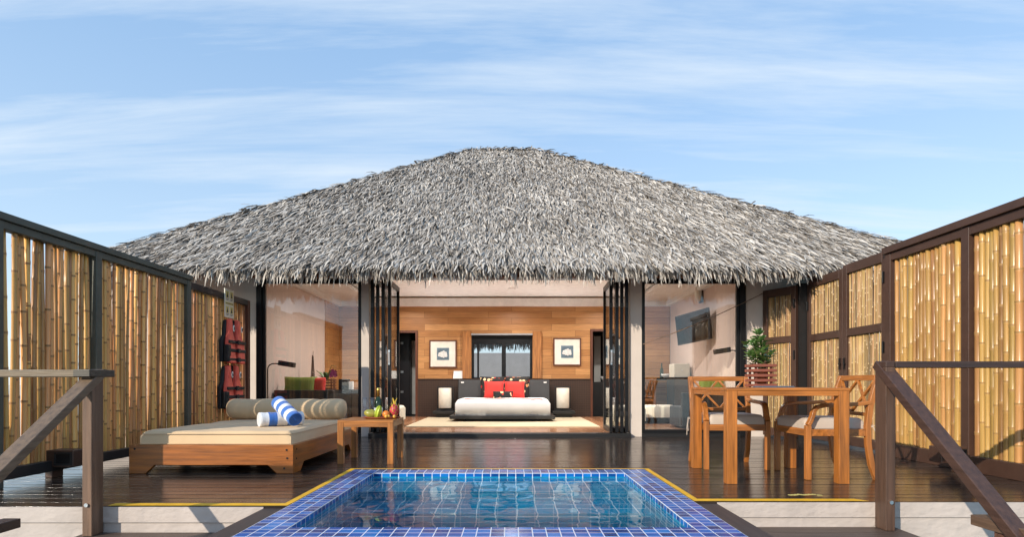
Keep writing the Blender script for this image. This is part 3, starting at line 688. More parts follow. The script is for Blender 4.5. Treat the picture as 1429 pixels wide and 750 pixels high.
def gate(p, q, top, label, hinges, latch=None):
    p, q = Vector((*p,0)), Vector((*q,0)); d = (q-p).normalized(); L_ = (q-p).length; nrm = Vector((-d.y, d.x, 0))
    if nrm.x > 0: nrm = -nrm                       # towards the deck
    g_ = thing('gate_leaf', label, 'gate', tuple(p), 'bamboo filled gate leaves')
    def bx(u0,u1,z0,z1,t0=-.03,t1=.03):
        m = MB(); pts = [p+d*u+nrm*t for u,t in ((u0,t0),(u1,t0),(u1,t1),(u0,t1))]
        return [(v.x,v.y,z0) for v in pts]+[(v.x,v.y,z1) for v in pts]
    fc = [(0,3,2,1),(4,5,6,7),(0,1,5,4),(1,2,6,5),(2,3,7,6),(3,0,4,7)]
    b = MB(); s_ = .075; mz = 1.37
    for a in ((0,s_,.03,top),(L_-s_,L_,.03,top),(s_,L_-s_,top-.11,top),(s_,L_-s_,mz-.045,mz+.045),(s_,L_-s_,.03,.14)): b.add(bx(*a), fc)
    b.build('frame', M['fence_brown'], g_, bevel=.004)
    for z0, z1 in ((.14, mz-.045), (mz+.045, top-.11)):
        b = MB(); u = s_+.004
        while u < L_-s_-.008:
            r = random.uniform(.006,.0105); c = p+d*(u+r)+nrm*random.uniform(-.008,.006); pole(b, c.x, c.y, z0+.001, z1-.001, r, 6, .003); u += 2*r+.0006
        b.build('reed_panel', [M['reed'], M['reed_node']], g_, smooth=True)
    for u, z in hinges:
        b = MB(); b.add(bx(u-.012,u+.012,z-.06,z+.06,.031,.04), fc); c = p+d*u+nrm*.045; b.tube([(c.x,c.y,z-.06),(c.x,c.y,z+.06)], .008); build_each(b, 'hinge', M['black_metal'], g_)
    if latch:
        u, z = latch; b = MB(); b.add(bx(u-.012,u+.012,z-.07,z+.07,.031,.042), fc); b.add(bx(u-.05,u-.012,z-.01,z+.01,.05,.06), fc); b.build('latch', M['black_metal'], g_)
gate((XFR,6.215), (XFR,7.02), 2.18, 'brown gate leaf with bamboo infill next to the tall golden fence', ((.03,1.9),(.03,.35),(.03,1.15)), (.77,1.0))
gate((XFR,7.03), (XFR,7.87), 2.15, 'brown gate leaf with bamboo infill, middle of the three leaves', ((.81,1.8),), (.05,1.0))
gate((3.86,7.90), (3.62,8.37), 2.09, 'narrow brown gate leaf turned towards the pool beside the right glass', ((.02,1.85),(.02,1.15)))
q = MB(); q.box(3.88, 4.05, 7.885, 7.96, 0, 2.12); tag(q.build('gate_post', M['black']), 'black post in the corner between two bamboo gate leaves', 'post')
# ------------------------------------------------------------------ stair railings
lr = thing('stair_railing', 'weathered wooden stair railing left of the pool with sloping handrail', 'railing', (-2.55,3.56,-.16))
b = MB(); b.box(-2.578, -2.52, 3.505, 3.606, -.159, .80); b.build('post', rail('z', (.15,.085,.052), 'left_rail'), lr, bevel=.004)
b = MB(); b.beam((-2.545,3.60,.83), (-2.545,2.1,-.245), .085, .05, (1,0,0)); b.build('sloping_handrail', rail('y', (.15,.10,.062), 'left_cap'), lr, bevel=.005)
b = MB(); b.box(-2.60, -2.50, 3.46, 3.68, .801, .845); b.build('cap', rail('x', (.06,.05,.035), 'left_capx'), lr, bevel=.004)
b = MB(); b.box(-4.6, -2.601, 3.54, 3.64, .80, .845); b.build('crossbar', rail('x', (.15,.105,.06), 'left_bar'), lr, bevel=.004)
b = MB(); b.box(-2.61, -2.52, 2.2, 3.0, .02, .068); b.build('lower_beam', rail('y'), lr, bevel=.004)
b = MB(); b.box(-2.60, -2.53, 2.78, 2.86, -1.0, .019); b.build('lower_post', rail('z'), lr, bevel=.004)
b = MB(); b.tube([(-2.549,3.504,.03),(-2.549,3.495,.03)], .012, 10); b.build('bolt', M['chrome'], lr)
rr_ = thing('stair_railing', 'dark brown wooden stair railing right of the pool with sloping handrail', 'railing', (2.35,3.7,-.16))
b = MB(); b.box(2.33, 2.388, 3.635, 3.747, -.159, .865); b.build('post', rail('z', (.085,.045,.028), 'right_rail'), rr_, bevel=.004)
b = MB(); b.beam((2.36,3.74,.885), (2.36,2.0,-.53), .085, .055, (1,0,0)); b.build('sloping_handrail', rail('y', (.06,.03,.02), 'right_cap'), rr_, bevel=.006)
b = MB(); b.box(2.331, 2.387, 3.637, 3.746, .8655, .90); b.build('cap', rail('x', (.06,.03,.02), 'right_capx'), rr_, bevel=.004)
b = MB(); b.box(2.401, 5.4, 3.65, 3.75, .86, .90); b.build('crossbar', rail('x', (.04,.022,.018), 'right_bar'), rr_, bevel=.004)
b = MB(); b.box(2.355, 2.46, 2.2, 3.0, .035, .088); b.build('lower_beam', rail('y', (.11,.065,.04), 'low_beam'), rr_, bevel=.005)
b = MB(); b.box(2.37, 2.44, 2.77, 2.87, -1.0, .034); b.build('lower_post', rail('z', (.11,.05,.032), 'low_post'), rr_, bevel=.004)
b = MB(); b.tube([(2.36,3.634,.02),(2.36,3.625,.02)], .012, 10); b.build('bolt', M['chrome'], rr_)
# ------------------------------------------------------------------ daybed
x0, x1, y0, y1, zt = -3.225, -1.84, 4.92, 6.86, .243
db = thing('daybed', 'low wooden daybed with wide beige mattress on the deck by the bamboo fence', 'daybed', ((x0+x1)/2, (y0+y1)/2, 0))
tx, ty = teak('x', (.29,.085,.009), 'daybed_wood'), teak('y', (.29,.085,.009), 'daybed_wood')
def railpoly(L_): return [(0,0),(.14,0),(.215,.072),(L_-.215,.072),(L_-.14,0),(L_,0),(L_,zt),(0,zt)]
for yy in (y0, y1-.04):
    b = MB(); b.prism(railpoly(x1-x0), lambda u,v,w,yy=yy: (x0+u, yy+w, v), .04); b.build('end_board', tx, db, bevel=.004)
for xx in (x0+.001, x1-.041):
    b = MB(); b.prism(railpoly(y1-y0-.084), lambda u,v,w,xx=xx: (xx+w, y0+.042+u, v), .04); build_each(b, 'side_board', ty, db, bevel=.004)
b = MB(); b.box(x0+.042, x1-.042, y0+.042, y1-.042, .17, .19); b.build('slat_base', tx, db)
for bx_, bz_ in ((x1-.055,.20),(x1-.05,.13),(x1-.075,.045),(x0+.05,.21)):
    b = MB(); b.tube([(bx_,y0+.001,bz_),(bx_,y0-.003,bz_)], .009, 10); b.build('bolt', M['black_metal'], db)
for by_, bz_ in ((y0+.08,.20),(y0+.075,.12)):
    b = MB(); b.tube([(x1-.003,by_,bz_),(x1+.002,by_,bz_)], .009, 10); b.build('bolt', M['black_metal'], db)
# mattress: soft block with rounded edges and slightly sagging top
def soft(x0,x1,y0,y1,z0,z1,nx,ny,r,wav=.004,seed=0):
    rs = np.random.default_rng(seed); mb = MB(); us = np.linspace(0,1,nx+1); vs2 = np.linspace(0,1,ny+1)
    ph = rs.uniform(0,6.28,8)
    def wob(x,y): return wav*(math.sin(x*9+ph[0]+y*3)+math.sin(y*11+ph[1]-x*4)+.6*math.sin(x*23+y*17+ph[2]))
    def edge(t, L_): d = min(t,1-t)*L_; return 1 if d >= r else math.sqrt(max(0,1-(1-d/r)**2))
    top = []; 
    for i,u in enumerate(us):
        for j,v in enumerate(vs2):
            e_ = edge(u,x1-x0)*edge(v,y1-y0); x = x0+u*(x1-x0); y = y0+v*(y1-y0)
            top.append((x,y,z1-r*(1-e_)+wob(x,y)*e_))
    bot = [(p[0],p[1],z0) for p in top]; N = len(top); mb.v = top+bot
    for i in range(nx):
        for j in range(ny):
            a = i*(ny+1)+j; q = (a,a+ny+1,a+ny+2,a+1); mb.f.append(q); mb.f.append(tuple(N+k for k in reversed(q)))
    ring = [i*(ny+1) for i in range(nx+1)]+[nx*(ny+1)+j for j in range(1,ny+1)]+[i*(ny+1)+ny for i in range(nx-1,-1,-1)]+[j for j in range(ny-1,0,-1)]
    for k in range(len(ring)): a,b_ = ring[k],ring[(k+1)%len(ring)]; mb.f.append((a,b_,N+b_,N+a))
    mb.mi = [0]*len(mb.f); return mb
mt = soft(x0+.075, x1-.03, y0+.03, y1-.03, .192, .357, 60, 80, .045, .0022, 2).build('mattress', M['linen'], db, smooth=True, auto=50)
b = MB(); b.tube([(x0+.08,y0+.028,.25),(x0+.6,y0+.024,.251),(x1-.04,y0+.028,.25)], .004, 6)
for zz_ in (.334,):
    b.tube([(x0+.10,y0+.026,zz_),(x1-.07,y0+.026,zz_),(x1-.036,y0+.034,zz_),(x1-.028,y0+.07,zz_),(x1-.028,y1-.1,zz_)], .0045, 6)
b.build('piping', M['linen'], mt)
# bolster with three button-tucked seams
bx0, bx1, bz, br, by = -3.20, -1.86, .472, .117, 6.58; b = MB(); pts=[]; rad=[]
for i in range(61):
    t = i/60; q = br*min(1, (1-abs(2*t-1)**26))**.5*(1-.05*sum(math.exp(-((t-s_)/.012)**2) for s_ in (.22,.78)))
    pts.append((bx0+t*(bx1-bx0), by+.004*math.sin(t*14), bz+.003*math.sin(t*22))); rad.append(max(q,.012))
b.tube(pts, rad, 28); tag(b.build('bolster', M['linen'], None, smooth=True), 'long beige bolster lying across the back of the daybed', 'bolster')
# rolled towels
def towel(p, q, r, label, n=7, flip=0):
    p, q = Vector(p), Vector(q); d = (q-p).normalized(); L_ = (q-p).length; mat = d.to_track_quat('Z','Y').to_matrix()
    t = thing('rolled_towel', label, 'towel', tuple((p+q)/2), 'rolled pool towels')
    b = MB(); seg = 28
    def ring(rr, z, tw): 
        return [p + mat @ Vector((rr*math.cos(2*math.pi*k/seg)*(1+.02*math.sin(3*k+z*9)), rr*math.sin(2*math.pi*k/seg), z)) for k in range(seg)]
    rings = []; mi = []
    for z_end, order in ((0, 1), (L_, -1)):
        seq = []
        for i in range(8):
            rr = r*(.12+.88*i/7.0); dz = (.012 if i % 2 else -.004) * (1 if i < 7 else 0)
            seq.append((rr, z_end + (dz if z_end == 0 else -dz)))
        if order == 1: rings += seq
        else: tail = list(reversed(seq))
    body = [(r*(1+.03*math.sin(i*1.7)), L_*i/21) for i in range(1, 21)]
    allr = rings + body + tail
    o = 0; vs = []; 
    for rr, z in allr: vs += ring(rr, z, 0)
    fs = []; ms = []
    for i in range(len(allr)-1):
        zc = (allr[i][1]+allr[i+1][1])/2; stripe = (int(max(0,min(.9999,zc/L_))*n)+flip) % 2
        for k in range(seg): fs.append((seg*i+k, seg*i+(k+1)%seg, seg*i+seg+(k+1)%seg, seg*i+seg+k)); ms.append(stripe)
    fs += [tuple(range(seg)), tuple(seg*(len(allr)-1)+k for k in range(seg))]; ms += [flip % 2, (n-1+flip) % 2]
    b.v = [tuple(v) for v in vs]; b.f = fs; b.mi = ms
    b.build('roll', [M['towel_white'], M['towel_blue']], t, smooth=True)
towel((-2.345,5.42,.425), (-2.03,5.66,.425), .066, 'rolled white and blue striped towel lying flat under the other towel', 5, 0)
towel((-1.985,5.36,.43), (-2.24,5.60,.58), .066, 'rolled blue and white striped towel leaning on top of the other', 7, 1)
# ------------------------------------------------------------------ coffee table and its things
def leg_table(t, x0,x1,y0,y1,zt,lw,ah,wx,wy,wz, inset=.0):
    b = MB(); b.box(x0,x1,y0,y1,zt-.022,zt); b.build('top', wx, t, bevel=.003)
    z = zt-.0225
    for xa in (x0+inset, x1-lw-inset):
        for ya in (y0+inset, y1-lw-inset): q = MB(); q.box(xa,xa+lw,ya,ya+lw,0,z); q.build('leg', wz, t, bevel=.003)
    a = inset+.004
    b = MB(); b.box(x0+lw+inset+.001,x1-lw-inset-.001,y0+a,y0+a+.025,z-ah,z); b.box(x0+lw+inset+.001,x1-lw-inset-.001,y1-a-.025,y1-a,z-ah,z)
    b.box(x0+a,x0+a+.025,y0+lw+inset+.001,y1-lw-inset-.001,z-ah,z); b.box(x1-a-.025,x1-a,y0+lw+inset+.001,y1-lw-inset-.001,z-ah,z); b.build('apron', wx, t, bevel=.002)
ct = thing('side_table', 'small square teak side table holding fruit and glasses beside the daybed', 'table', (-1.38,5.77,0))
leg_table(ct, -1.645,-1.118,5.51,6.04,.414,.055,.042, teak('x',(.37,.135,.028),'side'), teak('y',(.37,.135,.028),'side'), teak('z',(.37,.135,.028),'side'))
TZ = .4145
tray = MB(); tray.lathe([(.005,0),(.8,0),(1.0,.012),(1.0,.018),(.93,.018),(.78,.006),(.005,.006)], (0,0,0), 32)
tray.v = [(-1.29+v[0]*.185, 5.80+v[1]*.11, TZ+v[2]) for v in tray.v]
tag(tray.build('fruit_tray', mk('tray_wood', (.28,.055,.018), .35, .2, 6), None, auto=40), 'oval reddish wooden tray of fruit on the side table', 'tray')
fz = TZ+.008
def mango(t, a): return 1 + .10*math.cos(a)+.05*math.cos(t)
b = MB(); b.ball((-1.395,5.76,fz+.043), (.066,.047,.042), 24, 16, Matrix.Rotation(R(12),3,'Y'), lambda t,a: 1+.08*math.cos(t)); tag(b.build('mango', mk('mango_skin', (.30,.34,.05), .35, .35, 7, base2=(.50,.36,.06)), None, smooth=True), 'green and yellow mango at the left end of the fruit tray', 'fruit')
b = MB(); b.ball((-1.315,5.75,fz+.055), (.032,.032,.062), 40, 18, Matrix.Rotation(R(15),3,'Y'), lambda t,a: .62+.5*abs(math.cos(2.5*t))**1.2); tag(b.build('star_fruit', mk('starfruit_skin', (.46,.55,.05), .3, .15, 10), None, smooth=True), 'ribbed yellow green star fruit standing beside the mango', 'fruit')
b = MB(); b.ball((-1.235,5.75,fz+.037), (.037,.037,.036), 24, 14); tag(b.build('orange', mk('orange_skin', (.66,.19,.025), .4, .1, 30, bump=.2, bscale=200), None, smooth=True), 'round orange in the middle of the fruit tray', 'fruit')
dfr = thing('dragon_fruit', 'red dragon fruit with yellow scales and stem on the fruit tray', 'fruit', (-1.165,5.80,fz))
b = MB(); b.ball((-1.165,5.80,fz+.068), (.046,.046,.066), 24, 16); b.build('skin', mk('dragon_skin', (.50,.03,.055), .45, .2, 12), dfr, smooth=True)
b = MB()
for i in range(34):
    a, h_ = i*2.4, -.9+1.8*(i+.5)/34; rr = math.sqrt(1-h_*h_); c = Vector((-1.165+.046*rr*math.cos(a), 5.80+.046*rr*math.sin(a), fz+.068+.066*h_))
    o = Vector((math.cos(a)*rr, math.sin(a)*rr, h_*.6)).normalized(); s_ = Vector((-math.sin(a), math.cos(a), 0))*.010; tip = c+o*.013+Vector((0,0,.022))
    b.add([c-s_, c+s_, tip, c-o*.004+Vector((0,0,-.008))], [(0,1,2),(1,0,3)])
for a in (0.4, 2.4, 4.4): b.tube([(-1.165,5.80,fz+.13),(-1.165+.008*math.cos(a),5.80,fz+.155),(-1.165+.028*math.cos(a),5.80+.02*math.sin(a),fz+.195)], [.009,.007,.002], 6)
b.build('scales', mk('dragon_scale', (.62,.42,.05), .5, .3, 30), dfr)
for i,(px_,py_) in enumerate(((-1.225,5.70),(-1.205,5.715),(-1.145,5.705))):
    b = MB(); b.ball((px_,py_,fz+.017), .017, 14, 10); tag(b.build('small_fruit', mk('berry_skin', (.62,.35,.05), .4, .2, 30), None, smooth=True), ['tiny yellow fruit in front of the orange, left one','tiny yellow fruit between the orange and the dragon fruit','tiny yellow fruit in front of the dragon fruit'][i], 'fruit', 'tiny yellow fruits')
def flute(x, y, label):
    b = MB(); b.lathe([(.030,0),(.030,.003),(.004,.008),(.0038,.085),(.010,.095),(.024,.125),(.027,.16),(.024,.205),(.0225,.205),(.0255,.16),(.022,.126),(.008,.10)], (x,y,TZ), 24)
    tag(b.build('champagne_flute', M['thin_glass'], None, smooth=True), label, 'glass', 'champagne flutes')
flute(-1.475, 5.86, 'empty champagne flute nearest the daybed on the side table'); flute(-1.41, 5.90, 'empty champagne flute close to the foil topped bottle')
bt = thing('champagne_bottle', 'dark green champagne bottle with gold foil neck behind the fruit', 'bottle', (-1.36,5.96,TZ))
b = MB(); b.lathe([(.04,0),(.043,.01),(.043,.14),(.036,.175),(.018,.205),(.015,.22)], (-1.36,5.96,TZ), 24); b.build('glass_body', mk('bottle_glass', (.01,.03,.012), .08, .1, 5), bt, smooth=True)
b = MB(); b.lathe([(.0165,.208),(.0165,.27),(.019,.275),(.019,.295),(.012,.305)], (-1.36,5.96,TZ), 20); b.build('foil', mk('gold_foil', (.65,.42,.10), .3, .3, 60, metal=1, bump=.5, bscale=90), bt, smooth=True)
b = MB(); b.lathe([(.0436,.03),(.0436,.10)], (-1.36,5.96,TZ), 24); b.build('paper_label', M['paper'], bt, smooth=True)
# ------------------------------------------------------------------ dining table, planter, chairs
DX0, DX1, DY0, DY1, DZ = 1.627, 2.552, 4.41, 5.31, .728
dt = thing('dining_table', 'square teak dining table with thick legs on the deck right of the pool', 'table', ((DX0+DX1)/2,(DY0+DY1)/2,0))
leg_table(dt, DX0,DX1,DY0,DY1,DZ,.078,.038, teak('x',(.36,.122,.021),'dining'), teak('y',(.36,.122,.021),'dining'), teak('z',(.36,.122,.021),'dining'))
b = MB()
b.box(1.98, 2.24, 4.62, 4.80, DZ+.0005, DZ+.008); b.box(1.983, 2.237, 4.625, 4.795, DZ+.0085, DZ+.013)
tag(b.build('folder', flat('grey_folder', (.10,.12,.16), .4), None, bevel=.002), 'flat grey folder lying on the dining table', 'folder')
pl = thing('potted_plant', 'leafy green plant in a slatted wooden planter on the dining table', 'plant', (2.19,5.14,DZ))
cx, cy = 2.19, 5.14; b = MB(); hw = .10
for k in range(5):
    z = DZ+.006+k*.043
    for s_ in (-1,1):
        b.box(cx-hw,cx+hw,cy+s_*(hw-.012)-.011,cy+s_*(hw-.012)+.011,z,z+.024); b.box(cx+s_*(hw-.012)-.011,cx+s_*(hw-.012)+.011,cy-hw+.024,cy+hw-.024,z,z+.024)
for sx in (-1,1):
    for sy in (-1,1): b.box(cx+sx*(hw-.034)-.009,cx+sx*(hw-.034)+.009,cy+sy*(hw-.034)-.009,cy+sy*(hw-.034)+.009,DZ+.0005,DZ+.20)
pk = b.build('slatted_box', mk('planter_wood', (.22,.065,.038), .55, .25, 3, (1.5,14,14)), pl, bevel=.002)
b = MB(); b.lathe([(.045,.004),(.06,.14),(.064,.16),(.058,.16),(.05,.13)], (cx,cy,DZ), 24); b.build('pot', M['terracotta'], pl, smooth=True)
b = MB(); b.lathe([(.001,.135),(.05,.135)], (cx,cy,DZ), 20); b.build('soil', M['soil'], pl)
random.seed(5)
st = MB(); lv = MB()
def leafq(mb, c, d, L_, w, up=Vector((0,0,1))):
    d = d.normalized(); s_ = d.cross(up); s_ = s_.normalized() if s_.length > .05 else Vector((1,0,0)); n = s_.cross(d)
    c = Vector(c); k = [(0,0),(.3,.42),(.62,.5),(.88,.32),(1,0)]
    mid = [c+d*L_*t - n*(.10*L_*t*t) for t,_ in k]
    vs = [mid[0]]+[mid[i]+s_*w*k[i][1]+n*.12*w for i in (1,2,3)]+[mid[4]]+[mid[i]-s_*w*k[i][1]+n*.12*w for i in (3,2,1)]+[mid[1],mid[2],mid[3]]
    mb.add(vs, [(0,1,8),(1,2,9,8),(2,3,10,9),(3,4,10),(0,8,7),(8,9,6,7),(9,10,5,6),(10,4,5)])
for i in range(19):
    a = random.uniform(0,6.28); sp2 = random.uniform(.02,.165); top = Vector((cx-.025+sp2*math.cos(a), cy+sp2*math.sin(a), DZ+random.uniform(.28,.50)-sp2*.6))
    base = Vector((cx+.03*math.cos(a),cy+.03*math.sin(a),DZ+.13)); md = base.lerp(top,.5)+Vector((random.uniform(-.015,.015),0,.03)); st.tube([base,md,top],[.005,.004,.002],6)
    for j in range(8):
        t = .3+.7*j/7; p_ = md.lerp(top,(t-.5)*2) if t>.5 else base.lerp(md,t*2); a2 = j*2.4+i
        leafq(lv, p_, Vector((math.cos(a2),math.sin(a2),random.uniform(-.1,.75))), random.uniform(.055,.095), random.uniform(.034,.055))
    for j in range(4): a2 = j*1.6; leafq(lv, top, Vector((math.cos(a2)*.7,math.sin(a2)*.7,.7)), .06, .036)
st.build('stem', flat('plant_stem', (.10,.09,.03), .6), pl, smooth=True); lv.build('foliage', M['leaf'], pl, smooth=True)
# chair built facing -Y about its own origin
def make_chair(label):
    t = thing('armchair', label, 'chair', (0,0,0), 'teak garden armchairs'); c = (.37,.13,.028); wx,wy,wz = (teak(q,c,'chair') for q in 'xyz')
    hw = .265; fy, byy = -.245, .225
    for s_ in (-1,1):
        b = MB(); b.beam((s_*hw,fy,0),(s_*hw,fy,.43),.042,.042,(1,0,0)); b.build('leg', wz, t, bevel=.004)
        b = MB(); b.sweep([(s_*hw,byy+.075,0),(s_*hw,byy+.03,.12),(s_*hw,byy+.005,.28),(s_*hw,byy,.42),(s_*hw,byy+.02,.58),(s_*hw,byy+.06,.72),(s_*hw,byy+.095,.825)],.04,.042,(1,0,0)); b.build('leg', wz, t, bevel=.004)
        b = MB(); b.sweep([(s_*hw,byy+.025,.612),(s_*hw,byy-.06,.60),(s_*hw,byy-.20,.592),(s_*hw,fy+.13,.588),(s_*hw,fy+.075,.575),(s_*hw,fy+.045,.545),(s_*hw,fy+.035,.505),(s_*hw,fy+.02,.465),(s_*hw,fy,.43)],.048,.03,(1,0,0)); b.build('armrest', wy, t, bevel=.005)
    b = MB(); i_ = hw-.022
    b.box(-i_,i_,fy-.016,fy+.016,.345,.40); b.box(-i_,i_,byy-.018,byy+.014,.345,.40)
    b.box(-hw-.014,-hw+.016,fy+.022,byy-.02,.345,.40); b.box(hw-.016,hw+.014,fy+.022,byy-.02,.345,.40); b.box(-i_,i_,fy+.017,byy-.019,.37,.382)
    b.build('seat_frame', wx, t, bevel=.003)
    b = MB(); b.box(-i_,i_,byy+.07,byy+.105,.785,.83); b.box(-i_,i_,byy+.012,byy+.036,.50,.53)
    build_each(b, 'back_rail', wx, t, bevel=.004)
    b = MB(); P0 = lambda u,v: Vector((u*(i_-.002), byy+.024+v*.062, .52+v*.275))
    for ua, ub in ((-1,0),(0,1)):
        b.beam(P0(ua,0),P0(ub,1),.022,.018,(0,1,0)); b.beam(P0(ua,1)+Vector((0,-.0015,0)),P0(ub,0)+Vector((0,-.0015,0)),.022,.018,(0,1,0))
    um = .5
    b.build('lattice', wx, t, bevel=.002)
    cu = soft(-hw+.03,hw-.03,fy-.012,byy-.01,.401,.485,26,26,.03,.0012,4).build('cushion', M['chair_linen'], t, smooth=True, auto=60)
    b = MB()
    for s_ in (-1,1): b.tube([(s_*(hw-.03),byy-.02,.43),(s_*(hw+.03),byy+.03,.42),(s_*(hw+.034),byy+.05,.37),(s_*(hw+.032),byy+.045,.30)],.004,5); b.tube([(s_*(hw-.03),byy-.02,.43),(s_*(hw+.028),byy+.06,.43),(s_*(hw+.038),byy+.065,.33),(s_*(hw+.04),byy+.06,.26)],.004,5)
    b.build('tie', M['chair_linen'], cu)
    return t
ch1 = make_chair('teak armchair with beige cushion behind the dining table, facing the pool')
ch2 = copy_tree(ch1); ch2['label'] = 'teak armchair with beige cushion at the fence side of the dining table'
ch1.location = (2.0, 5.40, 0); ch1.rotation_euler.z = R(-3)
ch2.location = (2.585, 4.88, 0); ch2.rotation_euler.z = R(-90)
# ------------------------------------------------------------------ deck lamps, stone, cord
def decklamp(c, face, label):
    t = thing('deck_lamp', label, 'lamp', c, 'boxed deck lamps'); x,y,z = c; s_ = face
    b = MB(); b.box(x-.11,x+.11,y-.075,y+.075,z+.09,z+.225); b.box(x-.1*s_-.03,x-.1*s_+.03,y-.06,y+.06,z,z+.089); b.build('housing', M['fence_brown'], t, bevel=.006)
    b = MB(); x_ = x+.03*1
    b.box(x_-.07,x_+.07,y-.083,y-.076,z+.105,z+.118); b.box(x_-.07,x_+.07,y-.083,y-.076,z+.197,z+.21); b.box(x_-.07,x_-.057,y-.083,y-.076,z+.119,z+.196); b.box(x_+.057,x_+.07,y-.083,y-.076,z+.119,z+.196); b.build('bezel', M['black'], t, bevel=.002)
    b = MB(); b.box(x_-.056,x_+.056,y-.079,y-.0755,z+.119,z+.196); b.build('lens', M['black_metal'], t)
decklamp((-3.62,4.75,0), 1, 'dark boxed deck lamp at the foot of the left bamboo fence')
decklamp((3.72,4.98,0), -1, 'dark boxed deck lamp at the foot of the right bamboo fence')
b = MB(); b.ball((-3.60,5.05,.03), (.06,.045,.034), 12, 8, None, lambda t,a: 1+.18*math.sin(3*t+a*2)+.1*math.cos(5*t)); tag(b.build('stone', M['stone'], None, smooth=True), 'small pale stone on the deck beside the left deck lamp', 'stone')
b = MB(); p0, p1 = Vector((X(897,8.33),8.33,Z(481,8.33))), Vector((3.60,8.33,Z(409,8.33))); pts=[]
for i in range(21): t = i/20; pts.append(p0.lerp(p1,t)+Vector((0,0,-.10*4*t*(1-t)*.35)))
b.tube(pts, .0055, 6)
for i in (6,12,17): b.ball(pts[i], .013, 8, 6)
tag(b.build('cord', flat('cord_brown', (.20,.13,.09), .8), None, smooth=True), 'slack knotted brown cord strung across the right glass panel', 'cord')
# ------------------------------------------------------------------ life vests and sign
def vest(yc, zc, label):
    t = thing('life_vest', label, 'life vest', (-3.70,yc,zc), 'life vests on the bamboo screen'); xw = -3.715
    fn = lambda u,v,w: (xw+w, yc+u, zc+v)
    b = MB(); b.prism([(-.25,.02),(.25,.02),(.26,.30),(.20,.36),(.16,.56),(.07,.58),(.0,.52),(-.07,.58),(-.16,.56),(-.20,.36),(-.26,.30)], fn, .05); b.build('back', M['vest_black'], t, bevel=.015, seg=3)
    for s_ in (-1,1):
        b = MB(); poly = [(s_*u,v) for u,v in ((.03,.0),(.215,.0),(.225,.26),(.165,.40),(.15,.57),(.07,.59),(.055,.42),(.03,.30))]
        b.prism(poly, lambda u,v,w: (xw+.055+w+.02*math.cos(v*6), yc+u, zc+v), .055); q = b.build('front_panel', M['vest_red'], t, bevel=.018, seg=3)
        b = MB(); b.ball((xw+.126,yc+s_*.11,zc+.455), (.006,.027,.042), 16, 8); b.build('badge', M['paper'], q, smooth=True)
        b = MB(); b.ball((xw+.130,yc+s_*.11,zc+.455), (.005,.015,.028), 16, 8); b.build('badge_mark', M['vest_black'], q, smooth=True)
    for z in (.05,.17,.28):
        b = MB(); b.prism([(-.235,z-.02),(.235,z-.02),(.235,z+.02),(-.235,z+.02)], lambda u,v,w: (xw+.118+w+.006*math.cos(u*9), yc+u, zc+v), .012); b.box(xw+.13,xw+.15,yc-.03,yc+.03,zc+z-.028,zc+z+.028); q = b.build('belt', M['vest_black'], t, bevel=.003)
    b = MB(); b.prism([(-.255,.02),(-.17,.02),(-.17,.24),(-.255,.24)], lambda u,v,w: (xw+.06+w, yc+u, zc+v), .062); b.build('side_flap', M['vest_black'], t, bevel=.015, seg=3)
vest(7.66, 1.02, 'red and black life vest hung below the yellow safety sign')
vest(7.62, .42, 'red and black life vest hung lowest, just above the bolster')
sg = thing('safety_sign', 'yellow and white instruction sign hung above the life vests', 'sign', (-3.69,7.6,1.6))
b = MB(); b.box(-3.692,-3.682,7.50,7.74,1.62,1.99); b.build('board', flat('sign_white', (.78,.74,.60), .5), sg)
b = MB(); yb = flat('sign_yellow', (.72,.62,.22), .5)
for ya in (7.512,7.626):
    for za in (1.635,1.83): b.box(-3.6815,-3.680,ya+.012,ya+.088,za+.045,za+.13)
b.box(-3.6815,-3.680,7.512,7.726,1.787,1.82); b.build('warning_panel', yb, sg)
b = MB()
for ya in (7.512,7.626):
    for za in (1.635,1.83):
        b.prism([(ya+.025,za+.05),(ya+.075,za+.05),(ya+.05,za+.12)], lambda u,v,w: (-3.6795+w,u,v), .001)
        b.box(-3.6795,-3.6785,ya+.015,ya+.085,za+.03,za+.036); b.box(-3.6795,-3.6785,ya+.015,ya+.07,za+.015,za+.021)
for k in range(6): b.box(-3.6795,-3.6785,7.522+k*.033,7.545+k*.033,1.797,1.809)
b.build('pictogram', M['black'], sg)
# ------------------------------------------------------------------ bedroom
rug = MB(); rug.box(-1.71,1.42,9.36,12.0,FZ+.001,FZ+.012); tag(rug.build('rug', M['rug']), 'large pale sisal rug under the bed', 'rug')
BX0, BX1 = X(627,10.55), X(775,10.55); rz = FZ+.0125
bed = thing('bed', 'low dark platform bed with white mattress and charcoal headboard', 'bed', (0,11.3,rz))
b = MB(); b.box(BX0,BX1,10.55,12.15,.118,.178); b.build('platform', M['black'], bed, bevel=.006)
b = MB(); b.box(BX0+.25,BX1-.25,10.85,12.0,rz,.117); b.build('plinth', M['black'], bed)
mx0, mx1 = X(635,10.62), X(768,10.62)
soft(mx0,mx1,10.62,12.02,.179,.475,40,30,.075,.003,9).build('mattress', M['white_cloth'], bed, smooth=True)
b = MB(); rs = soft(mx0+.12,mx1-.10,10.665,10.80,.43,.4835,30,8,.02,.001,1); rs.build('runner', M['red_cloth'], bed, smooth=True)
for s_ in (-1,1):
    hx = (mx0+mx1)/2; xa, xb = (hx-.955, hx-.008) if s_ < 0 else (hx+.008, hx+.955)
    b = MB(); b.prism([(xa,.18),(xb,.18),(xb,.84),(xa,.84)], lambda u,v,w: (u, 12.14+w+(v-.18)*.15, v), .07); q = b.build('headboard', M['headboard'], bed, bevel=.02, seg=3)
    xe = xa+.09 if s_ < 0 else xb-.09; b = MB(); b.box(xe-.03,xe+.03,12.205,12.232,.77,.80); b.build('button', M['paper'], q)
